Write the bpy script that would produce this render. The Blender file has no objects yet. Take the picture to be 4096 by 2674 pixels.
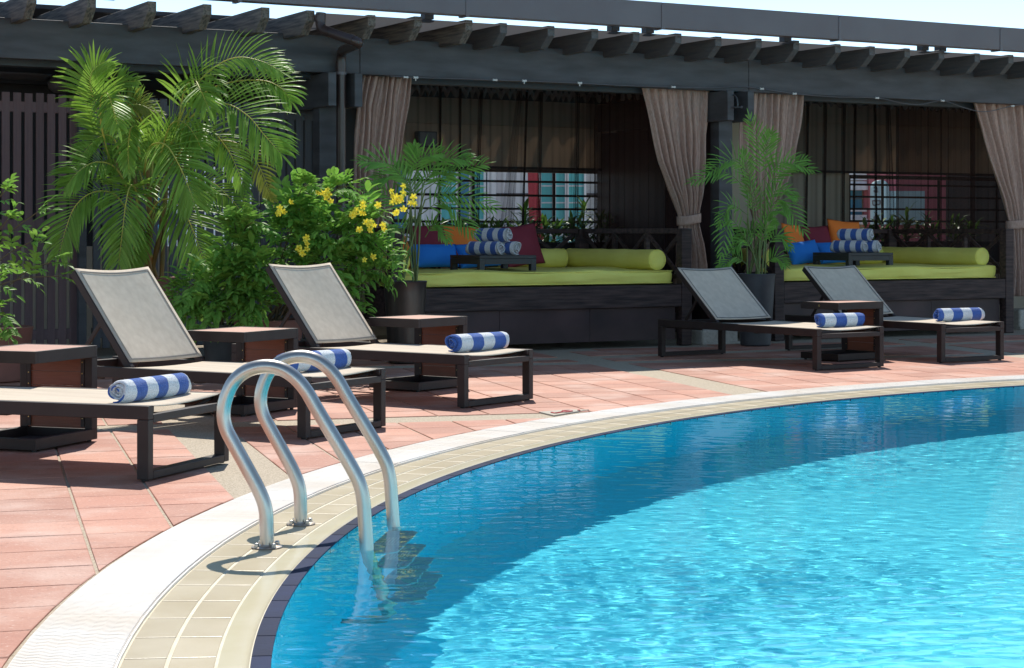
import bpy, bmesh, math, random
import numpy as np
from mathutils import Vector, Matrix
R = math.radians
sc = bpy.context.scene
col = sc.collection
random.seed(7)

# ------------------------------------------------------------------ camera, sky, sun, exposure
F, CX, HY, HC = 7373.0, 2048.0, 935.0, 1.075      # focal length and horizon in photo pixels, eye height in metres
cam = bpy.data.cameras.new('camera'); cam_o = bpy.data.objects.new('camera', cam); col.objects.link(cam_o)
cam_o.location = (0, 0, HC); cam_o.rotation_euler = (R(90), 0, 0)
cam.sensor_width = 36; cam.lens = F / 4096 * 36; cam.shift_y = -(1337 - HY) / 4096
cam.clip_start = .05; cam.clip_end = 2000
sc.camera = cam_o
SUN_EL = R(52)
SUN_H = Vector((-.07, .9975, 0))                     # horizontal direction towards the sun
world = bpy.data.worlds.new('World'); sc.world = world; world.use_nodes = True
wn = world.node_tree
sky = wn.nodes.new('ShaderNodeTexSky'); sky.sky_type = 'NISHITA'; sky.sun_disc = False
sky.sun_elevation = SUN_EL; sky.sun_rotation = math.atan2(SUN_H.x, SUN_H.y)
sky.altitude = 3000; sky.air_density = .7; sky.dust_density = 0; sky.ozone_density = 2.2
tint = wn.nodes.new('ShaderNodeMix'); tint.data_type = 'RGBA'; tint.blend_type = 'MULTIPLY'; tint.inputs[0].default_value = 1; tint.inputs[7].default_value = (.90, .835, .67, 1)
wn.links.new(sky.outputs[0], tint.inputs[6]); wn.links.new(tint.outputs[2], wn.nodes['Background'].inputs[0]); wn.nodes['Background'].inputs[1].default_value = .15
sun = bpy.data.lights.new('sun', 'SUN'); sun.energy = 2.35; sun.angle = R(.53); sun.color = (1, .95, .86)
sun_o = bpy.data.objects.new('sun', sun); col.objects.link(sun_o)
sun_o.rotation_euler = (-(SUN_H * math.cos(SUN_EL) + Vector((0, 0, math.sin(SUN_EL))))).to_track_quat('-Z', 'Y').to_euler()
sun.cycles.is_caustics_light = True                  # sunlight refracts through the pool surface
vs_ = sc.view_settings; vs_.view_transform = 'Standard'; vs_.look = 'None'; vs_.exposure = 1.28; vs_.gamma = 1
sc.cycles.use_denoising = True
sc.cycles.max_bounces = 16; sc.cycles.diffuse_bounces = 10; sc.cycles.transmission_bounces = 14; sc.cycles.transparent_max_bounces = 24
sc.cycles.sample_clamp_indirect = 6

# ------------------------------------------------------------------ photo pixels to places
def at(px, py, d): return Vector(((px - CX) / F * d, d, HC - (py - HY) / F * d))
def gp(px, py, z=0.):
    d = (HC - z) * F / (py - HY); return Vector(((px - CX) / F * d, d, z))
TH = R(29); EC, ES = math.cos(TH), math.sin(TH)      # the pergola runs at 29 degrees
PO = Vector((0, 17.3, 0)); PE = Vector((EC, ES, 0)); PN = Vector((ES, -EC, 0))
def pg(s, n, z): return PO + PE * s + PN * n + Vector((0, 0, z))
def spx(px, n):
    u = (px - CX) / F; ox = PO.x + ES * n; oy = PO.y - EC * n
    return (u * oy - ox) / (EC - u * ES)
def zpy(px, py, n):
    d = pg(spx(px, n), n, 0).y; return HC - (py - HY) / F * d

# ------------------------------------------------------------------ helpers
def tag(o, label=None, cat=None, group=None, kind=None):
    if label: o['label'] = label
    if cat: o['category'] = cat
    if group: o['group'] = group
    if kind: o['kind'] = kind
    return o
def empty(name, loc=(0, 0, 0), rz=0, label=None, cat=None, group=None):
    o = bpy.data.objects.new(name, None); col.objects.link(o); o.location = loc; o.rotation_euler = (0, 0, rz)
    return tag(o, label, cat, group)
def link(name, me, parent=None, mw=None):
    o = bpy.data.objects.new(name, me); col.objects.link(o)
    if parent is not None: o.parent = parent
    if mw is not None: o.matrix_local = mw
    return o
def bev(o, w, seg=2):
    m = o.modifiers.new('bevel', 'BEVEL'); m.width = w; m.segments = seg; m.limit_method = 'ANGLE'; m.angle_limit = R(40)
    return o
class MB:
    def __init__(s): s.v = []; s.f = []
    def box(s, x0, x1, y0, y1, z0, z1, M=None):
        b = len(s.v); p = [(x, y, z) for z in (z0, z1) for y in (y0, y1) for x in (x0, x1)]
        if M is not None: p = [tuple(M @ Vector(q)) for q in p]
        s.v += p
        s.f += [tuple(b + i for i in q) for q in ((0, 2, 3, 1), (4, 5, 7, 6), (0, 1, 5, 4), (1, 3, 7, 5), (3, 2, 6, 7), (2, 0, 4, 6))]
        return s
    def bar(s, a, b, w, h, up=(0, 0, 1)):
        a = Vector(a); b = Vector(b); d = (b - a); L = d.length; d.normalize()
        sx = d.cross(Vector(up))
        if sx.length < 1e-4: sx = d.cross(Vector((1, 0, 0)))
        sx.normalize(); uz = sx.cross(d)
        M = Matrix((d, sx, uz)).transposed().to_4x4(); M.translation = a
        return s.box(0, L, -w / 2, w / 2, -h / 2, h / 2, M)
    def prism(s, pts, lo, hi, f):
        n = len(pts); b = len(s.v)
        s.v += [tuple(f(p, lo)) for p in pts] + [tuple(f(p, hi)) for p in pts]
        s.f += [tuple(b + i for i in range(n))[::-1], tuple(b + n + i for i in range(n))]
        for i in range(n):
            j = (i + 1) % n; s.f.append((b + i, b + j, b + n + j, b + n + i))
        return s
    def tube(s, P, r, seg=10, caps=True):
        P = [Vector(p) for p in P]; n = len(P); b = len(s.v)
        T = [((P[min(i + 1, n - 1)] - P[max(i - 1, 0)]).normalized()) for i in range(n)]
        ref = T[0].orthogonal().normalized()
        for i in range(n):
            ref = (ref - T[i] * ref.dot(T[i])); ref = ref.normalized() if ref.length > 1e-6 else T[i].orthogonal().normalized()
            o = T[i].cross(ref); ri = r[i] if hasattr(r, '__len__') else r
            for k in range(seg):
                a = 2 * math.pi * k / seg; s.v.append(tuple(P[i] + ref * (ri * math.cos(a)) + o * (ri * math.sin(a))))
        for i in range(n - 1):
            for k in range(seg):
                k2 = (k + 1) % seg; s.f.append((b + i * seg + k, b + i * seg + k2, b + (i + 1) * seg + k2, b + (i + 1) * seg + k))
        if caps: s.f += [tuple(b + k for k in range(seg))[::-1], tuple(b + (n - 1) * seg + k for k in range(seg))]
        return s
    def lathe(s, prof, seg=32, c=(0, 0, 0)):
        b = len(s.v)
        for (r, z) in prof:
            for k in range(seg):
                a = 2 * math.pi * k / seg; s.v.append((c[0] + r * math.cos(a), c[1] + r * math.sin(a), c[2] + z))
        for i in range(len(prof) - 1):
            for k in range(seg):
                k2 = (k + 1) % seg; s.f.append((b + i * seg + k, b + i * seg + k2, b + (i + 1) * seg + k2, b + (i + 1) * seg + k))
        s.f += [tuple(b + k for k in range(seg))[::-1], tuple(b + (len(prof) - 1) * seg + k for k in range(seg))]
        return s
    def grid(s, fn, nu, nv):
        b = len(s.v)
        for j in range(nv + 1):
            for i in range(nu + 1): s.v.append(tuple(fn(i / nu, j / nv)))
        for j in range(nv):
            for i in range(nu):
                a = b + j * (nu + 1) + i; s.f.append((a, a + 1, a + nu + 2, a + nu + 1))
        return s
    def mesh(s, name, mat=None, smooth=False):
        me = bpy.data.meshes.new(name); me.from_pydata(s.v, [], s.f)
        if smooth is not False:
            me.polygons.foreach_set('use_smooth', [True] * len(me.polygons))
            if smooth is not True: me.set_sharp_from_angle(angle=R(smooth))
        if mat is not None: me.materials.append(mat)
        me.update(); return me
    def build(s, name, mat, parent=None, smooth=False, bevel=0, seg=2):
        o = link(name, s.mesh(name, mat, smooth), parent)
        if bevel: bev(o, bevel, seg)
        return o
def bez(P, n=24):                                    # Catmull-Rom through points
    P = [Vector(p) for p in P]; Q = [P[0] * 2 - P[1]] + P + [P[-1] * 2 - P[-2]]; out = []
    m = len(P) - 1
    for k in range(n + 1):
        t = k / n * m; i = min(int(t), m - 1); t -= i
        a, b, c, d = Q[i:i + 4]
        out.append(.5 * ((2 * b) + (c - a) * t + (2 * a - 5 * b + 4 * c - d) * t * t + (3 * b - a - 3 * c + d) * t ** 3))
    return out

# ------------------------------------------------------------------ materials
def MAT(name, c, rough=.5, c2=None, scale=6, detail=4, stretch=(1, 1, 1), bump=0, bscale=60, bstretch=(1, 1, 1), metal=0, spec=.5, coord='Object', rand=0, mixpow=1., transl=0, coat=0):
    m = bpy.data.materials.new(name); m.use_nodes = True; t = m.node_tree; N = t.nodes; L = t.links
    b = N['Principled BSDF']; b.inputs['Roughness'].default_value = rough; b.inputs['Metallic'].default_value = metal
    b.inputs['Specular IOR Level'].default_value = spec; b.inputs['Coat Weight'].default_value = coat
    b.inputs['Base Color'].default_value = (*c, 1)
    tc = N.new('ShaderNodeTexCoord'); src = None
    def noise(sca, st, det):
        mp = N.new('ShaderNodeMapping'); mp.inputs['Scale'].default_value = st
        L.new(N.new('ShaderNodeNewGeometry').outputs['Position'] if coord == 'World' else tc.outputs[coord], mp.inputs[0]); nz = N.new('ShaderNodeTexNoise'); nz.inputs['Scale'].default_value = sca; nz.inputs['Detail'].default_value = det
        L.new(mp.outputs[0], nz.inputs[0]); return nz
    if c2 is not None:
        nz = noise(scale, stretch, detail); cr = N.new('ShaderNodeValToRGB')
        cr.color_ramp.elements[0].position = .33; cr.color_ramp.elements[1].position = .67
        cr.color_ramp.elements[0].color = (*c, 1); cr.color_ramp.elements[1].color = (*c2, 1)
        L.new(nz.outputs[0], cr.inputs[0]); src = cr.outputs[0]
    if rand:
        oi = N.new('ShaderNodeObjectInfo'); ge = N.new('ShaderNodeNewGeometry'); ad = N.new('ShaderNodeMath'); ad.operation = 'ADD'
        L.new(oi.outputs['Random'], ad.inputs[0]); L.new(ge.outputs['Random Per Island'], ad.inputs[1])
        fr = N.new('ShaderNodeMath'); fr.operation = 'FRACT'; L.new(ad.outputs[0], fr.inputs[0])
        mr = N.new('ShaderNodeMapRange'); mr.inputs[3].default_value = 1 - rand; mr.inputs[4].default_value = 1 + rand; L.new(fr.outputs[0], mr.inputs[0])
        hs = N.new('ShaderNodeHueSaturation')
        if src is not None: L.new(src, hs.inputs['Color'])
        else: hs.inputs['Color'].default_value = (*c, 1)
        L.new(mr.outputs[0], hs.inputs['Value']); src = hs.outputs[0]
    if src is not None: L.new(src, b.inputs['Base Color'])
    if bump:
        nb = noise(bscale, bstretch, 3); bp = N.new('ShaderNodeBump'); bp.inputs['Strength'].default_value = bump; bp.inputs['Distance'].default_value = .01
        L.new(nb.outputs[0], bp.inputs['Height']); L.new(bp.outputs[0], b.inputs['Normal'])
    if transl:
        tr = N.new('ShaderNodeBsdfTranslucent'); mx = N.new('ShaderNodeMixShader'); mx.inputs[0].default_value = transl
        if src is not None: L.new(src, tr.inputs[0])
        else: tr.inputs[0].default_value = (*c, 1)
        L.new(b.outputs[0], mx.inputs[1]); L.new(tr.outputs[0], mx.inputs[2]); L.new(mx.outputs[0], N['Material Output'].inputs[0])
    return m
def mat_tile():
    m = MAT('terracotta', (.40, .155, .098), .7, (.50, .24, .165), 1.7, 8, bump=.25, bscale=70, coord='World', rand=.15)
    t = m.node_tree; N = t.nodes; L = t.links; b = N['Principled BSDF']; src = b.inputs['Base Color'].links[0].from_socket; pos = N.new('ShaderNodeNewGeometry').outputs['Position']
    def nz(sc_, lo, hi, st=(1, 1, 1), det=5):
        mp = N.new('ShaderNodeMapping'); mp.inputs['Scale'].default_value = st; mp.inputs['Rotation'].default_value = (0, 0, -R(16)); L.new(pos, mp.inputs[0])
        n = N.new('ShaderNodeTexNoise'); n.inputs['Scale'].default_value = sc_; n.inputs['Detail'].default_value = det; L.new(mp.outputs[0], n.inputs[0])
        r = N.new('ShaderNodeMapRange'); r.inputs[1].default_value = lo; r.inputs[2].default_value = hi; L.new(n.outputs[0], r.inputs[0]); return r.outputs[0]
    def mix(fac, col_, s_, k):
        mu = N.new('ShaderNodeMath'); mu.operation = 'MULTIPLY'; mu.inputs[1].default_value = k; L.new(fac, mu.inputs[0])
        x = N.new('ShaderNodeMix'); x.data_type = 'RGBA'; L.new(mu.outputs[0], x.inputs[0]); L.new(s_, x.inputs[6]); x.inputs[7].default_value = (*col_, 1); return x.outputs[2]
    src = mix(nz(2.3, .50, .68), (.58, .40, .33), src, .6)          # dusty lime bloom
    src = mix(nz(5.5, .54, .72, (.7, 1.5, 1)), (.24, .095, .065), src, .38)    # darker worn streaks
    src = mix(nz(60, .60, .72, det=3), (.66, .48, .40), src, .45)    # pale specks
    src = mix(nz(45, .60, .74, det=3), (.12, .06, .045), src, .4)    # dirt specks
    L.new(src, b.inputs['Base Color']); return m
m_tile = mat_tile()
m_aggr = MAT('aggregate', (.30, .24, .165), .8, (.54, .45, .34), 130, 2, bump=.5, bscale=160)
m_grating = MAT('white_grating', (.80, .78, .75), .5, (.74, .66, .57), 2.2, 3, rand=.03, coord='World')
m_slot = MAT('grating_channel', (.30, .26, .23), .7)
m_beige = MAT('beige_glaze', (.50, .41, .265), .3, (.59, .50, .35), 4, 4, bump=.03, bscale=120, rand=.05, coord='World')
m_grout = MAT('white_grout', (.66, .61, .48), .7, (.58, .52, .38), 12)
m_cream = MAT('cream_nosing', (.66, .58, .40), .2, (.7, .63, .46), 5)
m_navy = MAT('navy_glaze', (.004, .010, .040), .5, (.008, .017, .06), 8, bump=.05, bscale=80, rand=.25, spec=.08)
m_poolwall = MAT('pool_mosaic_wall', (.015, .76, .99), .4, (.02, .81, 1), 1.4, 3)
m_poolfloor = MAT('pool_mosaic_floor', (.10, .74, .86), .5, (.14, .79, .90), 1.0, 4)
m_frame = MAT('brown_aluminium', (.030, .020, .018), .5, (.038, .026, .023), 9, spec=.3, bump=.015, bscale=300)
m_sling = MAT('taupe_mesh', (.54, .455, .36), .85, (.62, .53, .425), 3, 5, stretch=(1, 8, 8), bump=.12, bscale=260, spec=.2)
m_hem = MAT('grey_hem', (.16, .145, .13), .8)
m_plank = MAT('wood_composite', (.42, .19, .13), .5, (.50, .25, .18), 7, 5, stretch=(1, 14, 14), bump=.1, bscale=40, bstretch=(1, 20, 20), rand=.06)
m_board = MAT('red_brown_board', (.18, .055, .028), .5, (.23, .075, .04), 8, 5, stretch=(1, 3, 40), bump=.35, bscale=14, bstretch=(.2, 1, 22), rand=.08)
m_rubber = MAT('black_rubber', (.012, .012, .012), .6)
m_brass = MAT('brass', (.5, .35, .15), .35, metal=1)
m_steel = MAT('brushed_steel', (.46, .43, .39), .32, (.54, .51, .47), 14, 4, stretch=(1, 1, .3), metal=1, bump=.02, bscale=200)
m_step = MAT('grey_step', (.40, .47, .50), .4, (.50, .56, .58), 12)
m_rust = MAT('rusty_steel', (.33, .24, .16), .42, (.55, .52, .48), 40, 3, metal=.8)
m_perg = MAT('blue_black_timber', (.058, .058, .062), .6, (.094, .095, .102), 2.2, 9, stretch=(1, 1, 5), bump=.08, bscale=30, spec=.3)
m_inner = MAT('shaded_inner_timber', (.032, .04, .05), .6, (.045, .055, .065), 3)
m_rafter = MAT('weathered_rafter', (.05, .05, .05), .75, (.22, .19, .16), 3.5, 7, stretch=(14, 1, 14), bump=.3, bscale=20, bstretch=(12, 1, 12))
m_rafter2 = MAT('painted_rafter', (.07, .073, .08), .65, (.11, .107, .105), 4, 6, stretch=(12, 1, 12), bump=.15, bscale=20, bstretch=(12, 1, 12))
m_gutter = MAT('gutter_metal', (.125, .108, .115), .45, (.145, .128, .134), 2, spec=.5)
m_pipe = MAT('brown_pvc', (.040, .026, .024), .3, (.055, .035, .032), 5, spec=.5)
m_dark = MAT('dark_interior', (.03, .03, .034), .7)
m_roof = MAT('smoked_roof_sheet', (.10, .10, .105), .6, transl=.5)  # translucence added so the sheet passes fill light into the cabanas
m_slatL = MAT('purple_brown_slat', (.115, .07, .074), .6, (.15, .09, .092), 4, 6, stretch=(8, 8, .6), bump=.15, bscale=20, bstretch=(8, 8, .6), rand=.14)
m_slatR = MAT('charcoal_slat', (.075, .076, .086), .6, (.095, .095, .106), 4, 5, stretch=(8, 8, .6), bump=.1, bscale=20, bstretch=(8, 8, .6), rand=.1)
m_bed = MAT('stained_bed_timber', (.020, .012, .012), .55, (.085, .052, .046), 3.2, 8, stretch=(1, 6, 12), bump=.35, bscale=10, bstretch=(1, 12, 16), rand=.2, spec=.3)
m_bedpanel = MAT('stained_bed_panel', (.026, .015, .017), .45, (.08, .045, .046), 1.8, 7, bump=.1, bscale=18, spec=.35)
m_green = MAT('olive_canvas', (.78, .72, .15), .85, (.86, .80, .19), 3, 6, bump=1, bscale=5, bstretch=(1, 1, 3))
m_orange = MAT('orange_canvas', (.95, .22, .03), .85, (1, .26, .045), 4, 6, bump=.5, bscale=9)
m_maroon = MAT('maroon_canvas', (.22, .025, .045), .85, (.26, .032, .055), 4, 6, bump=.5, bscale=9)
m_blue = MAT('blue_canvas', (.02, .22, .75), .85, (.028, .26, .82), 4, 6, bump=.5, bscale=9)
m_tray = MAT('black_tray_timber', (.022, .024, .026), .5, (.032, .033, .035), 5, stretch=(1, 8, 8))
m_drape = MAT('mauve_brown_drape', (.39, .25, .195), .9, (.53, .36, .29), 55, 2, stretch=(2.5, 2.5, .35), bump=.3, bscale=120, bstretch=(1, 1, .5), transl=.08)
m_potg = MAT('charcoal_pot', (.042, .042, .046), .55, (.075, .075, .08), 5, 5, bump=.06, bscale=30)
m_potm = MAT('burnished_pot', (.03, .025, .024), .34, (.10, .075, .06), 4, 5, stretch=(2, 2, .5), metal=.35)
m_potr = MAT('rust_brown_pot', (.20, .085, .06), .6, (.25, .11, .085), 5)
m_soil = MAT('soil', (.03, .022, .016), .9, bump=.5, bscale=40)
m_conc = MAT('rough_concrete', (.40, .36, .30), .9, (.52, .48, .42), 40, 4, bump=.4, bscale=70)
m_kerb = MAT('dark_granite', (.05, .05, .048), .8, (.2, .19, .17), 160, 2, bump=.4, bscale=120)
m_palm = MAT('palm_leaf', (.20, .36, .045), .46, (.31, .49, .08), 5, transl=.36, rand=.2, spec=.35)
m_palmy = MAT('palm_leaf_yellowing', (.24, .30, .04), .5, (.30, .32, .07), 5, transl=.34, rand=.15, spec=.3)
m_rachis = MAT('palm_rachis', (.62, .50, .08), .5, (.45, .45, .09), 4)
m_cane = MAT('palm_cane', (.30, .15, .045), .55, (.16, .15, .04), 6, 4, stretch=(1, 1, 1))
m_bam = MAT('bamboo_palm_leaf', (.16, .35, .06), .5, (.23, .45, .085), 5, transl=.35, rand=.18, spec=.3)
m_bamst = MAT('bamboo_stem', (.12, .19, .05), .5, (.18, .22, .07), 8)
m_leaf = MAT('shrub_leaf', (.17, .37, .055), .55, (.27, .49, .09), 9, transl=.36, rand=.25, spec=.25)
m_leafd = MAT('window_plant_leaf', (.10, .22, .03), .4, (.15, .3, .05), 9, transl=.25, rand=.3)
m_twig = MAT('twig', (.12, .09, .045), .7)
m_yel = MAT('yellow_petal', (.96, .82, .05), .6, (1, .88, .10), 20, transl=.25, rand=.08)
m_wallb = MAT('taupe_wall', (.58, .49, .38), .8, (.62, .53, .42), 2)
m_white = MAT('white_render', (.86, .87, .88), .7, (.80, .81, .83), 1.2)
m_teal = MAT('teal_glass', (.10, .54, .56), .3, (.15, .62, .62), .5, spec=.5)
m_bluew = MAT('blue_glass', (.06, .22, .42), .25, (.09, .36, .50), .6)
m_red = MAT('red_render', (.42, .035, .05), .6)
m_pink = MAT('pink_render', (.52, .14, .17), .7)
m_creamw = MAT('cream_render', (.55, .45, .28), .7)
m_signw = MAT('pale_blue_panel', (.42, .60, .66), .5)
m_nozz = MAT('white_plastic', (.7, .7, .68), .4)
m_hose = MAT('grey_hose', (.10, .10, .11), .5)
m_hookm = MAT('hook_metal', (.6, .6, .58), .4, metal=.6)
m_redpaint = MAT('red_paint', (.42, .03, .03), .6)
m_patch = MAT('cement_patch', (.36, .33, .29), .8, (.46, .40, .31), 9)

def mat_towel():
    m = bpy.data.materials.new('striped_towel'); m.use_nodes = True; t = m.node_tree; N = t.nodes; L = t.links
    b = N['Principled BSDF']; b.inputs['Roughness'].default_value = .95; b.inputs['Specular IOR Level'].default_value = .1; b.inputs['Sheen Weight'].default_value = .3
    tc = N.new('ShaderNodeTexCoord'); sx = N.new('ShaderNodeSeparateXYZ'); L.new(tc.outputs['Object'], sx.inputs[0])
    oi = N.new('ShaderNodeObjectInfo'); sc_ = N.new('ShaderNodeSeparateColor'); L.new(oi.outputs['Color'], sc_.inputs[0])
    nz = N.new('ShaderNodeTexNoise'); nz.inputs['Scale'].default_value = 30; L.new(tc.outputs['Object'], nz.inputs[0])
    wob = N.new('ShaderNodeMath'); wob.operation = 'MULTIPLY_ADD'; wob.inputs[1].default_value = .008; L.new(nz.outputs[0], wob.inputs[0]); L.new(sx.outputs[0], wob.inputs[2])
    ad = N.new('ShaderNodeMath'); ad.operation = 'ADD'; L.new(wob.outputs[0], ad.inputs[0]); L.new(sc_.outputs[0], ad.inputs[1])
    dv = N.new('ShaderNodeMath'); dv.operation = 'DIVIDE'; L.new(ad.outputs[0], dv.inputs[0]); L.new(sc_.outputs[1], dv.inputs[1])
    fr = N.new('ShaderNodeMath'); fr.operation = 'FRACT'; L.new(dv.outputs[0], fr.inputs[0])
    gt = N.new('ShaderNodeMath'); gt.operation = 'GREATER_THAN'; gt.inputs[1].default_value = .5; L.new(fr.outputs[0], gt.inputs[0])
    mx = N.new('ShaderNodeMix'); mx.data_type = 'RGBA'; mx.inputs[6].default_value = (.06, .135, .44, 1); mx.inputs[7].default_value = (.80, .80, .82, 1)
    L.new(gt.outputs[0], mx.inputs[0])
    n2 = N.new('ShaderNodeTexNoise'); n2.inputs['Scale'].default_value = 170; n2.inputs['Detail'].default_value = 3; L.new(tc.outputs['Object'], n2.inputs[0])
    hv = N.new('ShaderNodeMapRange'); hv.inputs[1].default_value = .3; hv.inputs[2].default_value = .7; hv.inputs[3].default_value = .72; hv.inputs[4].default_value = 1.12; L.new(n2.outputs[0], hv.inputs[0])
    hs = N.new('ShaderNodeHueSaturation'); L.new(mx.outputs[2], hs.inputs['Color']); L.new(hv.outputs[0], hs.inputs['Value']); L.new(hs.outputs[0], b.inputs['Base Color'])
    bp = N.new('ShaderNodeBump'); bp.inputs['Strength'].default_value = .8; bp.inputs['Distance'].default_value = .006; L.new(n2.outputs[0], bp.inputs['Height']); L.new(bp.outputs[0], b.inputs['Normal'])
    return m
m_towel = mat_towel()
def mat_sheer(name, c, a):
    m = bpy.data.materials.new(name); m.use_nodes = True; t = m.node_tree; N = t.nodes; L = t.links
    df = N.new('ShaderNodeBsdfDiffuse'); df.inputs[0].default_value = (*c, 1); tr = N.new('ShaderNodeBsdfTransparent'); mx = N.new('ShaderNodeMixShader')
    lw = N.new('ShaderNodeLayerWeight'); lw.inputs[0].default_value = .5
    mr = N.new('ShaderNodeMapRange'); mr.inputs[3].default_value = a; mr.inputs[4].default_value = .85
    L.new(lw.outputs['Facing'], mr.inputs[0]); L.new(mr.outputs[0], mx.inputs[0]); L.new(tr.outputs[0], mx.inputs[1]); L.new(df.outputs[0], mx.inputs[2])
    L.new(mx.outputs[0], N['Material Output'].inputs[0]); return m
m_sheer = mat_sheer('brown_sheer', (.05, .036, .034), .25)
m_sheerd = mat_sheer('brown_sheer_gathered', (.05, .028, .025), .78)
m_rope = mat_sheer('brown_sheer_bunched', (.05, .034, .032), .36)
m_header = MAT('sheer_header', (.075, .06, .058), .8, (.12, .10, .095), 16, transl=.1)
def mat_water():
    m = bpy.data.materials.new('water'); m.use_nodes = True; t = m.node_tree; N = t.nodes
    for n in list(N):
        if n.type == 'BSDF_PRINCIPLED': N.remove(n)
    g = N.new('ShaderNodeBsdfGlass'); g.inputs['IOR'].default_value = 1.33; g.inputs['Roughness'].default_value = 0; g.inputs['Color'].default_value = (.93, .995, 1, 1)
    t.links.new(g.outputs[0], N['Material Output'].inputs[0]); return m
m_water = mat_water()
def mat_blind():
    m = MAT('roller_blind', (.36, .29, .225), .85, (.41, .33, .26), 3, transl=.42); return m
m_blind = mat_blind()

# ================================================================== THE SETTING: deck and pool
C = Vector((8.02, 5.6, 0)); R_OUT, R_MID, R_IN = 9.33, 9.06, 8.68
def pol(r, a, z=0): return Vector((C.x + r * math.cos(a), C.y + r * math.sin(a), z))
GA = R(16); U1 = Vector((math.cos(GA), math.sin(GA))); V1 = Vector((-math.sin(GA), math.cos(GA)))
PITCH = .3185; U0, V0 = .985, 10.26
def ann(name, r0, r1, z0, z1, mat, seg=720, a0=0, a1=2 * math.pi):
    b = MB(); n = seg
    for i in range(n + 1):
        a = a0 + (a1 - a0) * i / n; b.v += [tuple(pol(r0, a, z0)), tuple(pol(r1, a, z1))]
    for i in range(n): b.f.append((2 * i, 2 * i + 1, 2 * i + 3, 2 * i + 2))
    return b
ground = ann('ground', R_OUT - .005, 400, -.005, -.005, m_aggr).build('deck', m_aggr); tag(ground, kind='structure')

def clip(poly, p, nrm):                              # keep the side where (x-p).nrm > 0
    out = []
    for i in range(len(poly)):
        a, b = poly[i], poly[(i + 1) % len(poly)]; da = (a - p).dot(nrm); db = (b - p).dot(nrm)
        if da >= 0: out.append(a)
        if da * db < 0: out.append(a + (b - a) * (da / (da - db)))
    return out
tiles = []
rnd = random.Random(3)
C2 = Vector((C.x, C.y)); PO2 = Vector((PO.x, PO.y)); PE2 = Vector((EC, ES)); PN2 = Vector((ES, -EC))
for i in range(-22, 34):
    for j in range(-30, 26):
        if i in (0, 12, 24) or j in (0, 13) : continue
        u0 = U0 + i * PITCH + .006; u1 = u0 + PITCH - .012; v0 = V0 + j * PITCH + .0025; v1 = v0 + PITCH - .005
        poly = [U1 * a + V1 * b for a, b in ((u0, v0), (u1, v0), (u1, v1), (u0, v1))]
        cen = (poly[0] + poly[2]) / 2
        n_ = (cen - PO2).dot(PN2); s_ = (cen - PO2).dot(PE2)
        if n_ < .62 and -1.6 < s_ < 9: continue
        if n_ < -.6: continue
        if cen.x < -7 or cen.y < 2.2: continue
        rr = (cen - C2).length
        if rr < R_OUT - .25: continue
        if rr < R_OUT + .3:
            nd = (cen - C2).normalized(); poly = clip(poly, C2 + nd * (R_OUT + .012), nd)
        # strip of aggregate that runs along the pergola
        strips = [(1.30, 1.60)]
        parts = [poly]
        for (na, nb) in strips:
            if s_ < -1.0: break
            np_ = []
            for q in parts:
                if len(q) < 3: continue
                np_.append(clip(q, PO2 + PN2 * nb, PN2)); np_.append(clip(q, PO2 + PN2 * na, -PN2))
            parts = np_
        for q in parts:
            if len(q) < 3: continue
            ar = abs(sum(q[k].x * q[(k + 1) % len(q)].y - q[(k + 1) % len(q)].x * q[k].y for k in range(len(q)))) / 2
            if ar < .0015: continue
            c_ = sum(q, Vector((0, 0))) / len(q)
            px = CX + F * c_.x / c_.y; py = HY + F * HC / c_.y
            vis = -60 < px < 4160 and py < 2760
            tiles.append((ar / c_.y ** 3 if vis else 0, q, c_, vis))
tiles.sort(key=lambda t: -t[0])
def tile_mesh(b, q, o, dz, tx, ty):
    n = len(q); base = len(b.v); c_ = sum(q, Vector((0, 0))) / n
    def zz(p): return dz + tx * (p.x - c_.x) + ty * (p.y - c_.y)
    inn = [p + (c_ - p).normalized() * .004 for p in q]
    for L_, z in ((q, -.022), (q, -.0025), (inn, 0.)):
        for p in L_: b.v.append((p.x - o.x, p.y - o.y, z + (zz(p) if z > -.02 else 0)))
    for lvl in (0, 1):
        for k in range(n):
            k2 = (k + 1) % n; b.f.append((base + lvl * n + k, base + lvl * n + k2, base + (lvl + 1) * n + k2, base + (lvl + 1) * n + k))
    b.f.append(tuple(base + 2 * n + k for k in range(n)))
rest = MB()
for idx, (k, q, c_, vis) in enumerate(tiles):
    dz = rnd.uniform(-.0006, .0008); tx = rnd.uniform(-.003, .003); ty = rnd.uniform(-.003, .003)
    if idx < 300:
        b = MB(); tile_mesh(b, q, c_, dz, tx, ty); o = b.build('tile', m_tile, ground); o.location = (c_.x, c_.y, 0)
    else: tile_mesh(rest, q, Vector((0, 0)), dz, tx, ty)
o = rest.build('tile_field', m_tile, ground); o['kind'] = 'stuff'
# cement patch with red paint by the grating
pc = gp(2290, 1653)
o = MB().prism([gp(2155, 1650).xy, gp(2215, 1664).xy, gp(2300, 1650).xy, gp(2355, 1641).xy, gp(2268, 1641).xy], -.004, .0035, lambda p, h: (p[0], p[1], h)).build('cement_patch', m_patch, ground)
b = MB()
for path in ([(2205, 1651), (2222, 1654), (2240, 1651), (2262, 1648)], [(2290, 1645), (2262, 1645), (2246, 1648), (2262, 1650), (2284, 1647), (2288, 1645), (2272, 1643), (2250, 1645)], [(2312, 1642), (2319, 1643)]):
    b.tube(bez([gp(x, y, .005) for x, y in path], 16), .006, 5)
o = b.build('paint_mark', m_redpaint, ground)

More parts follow.
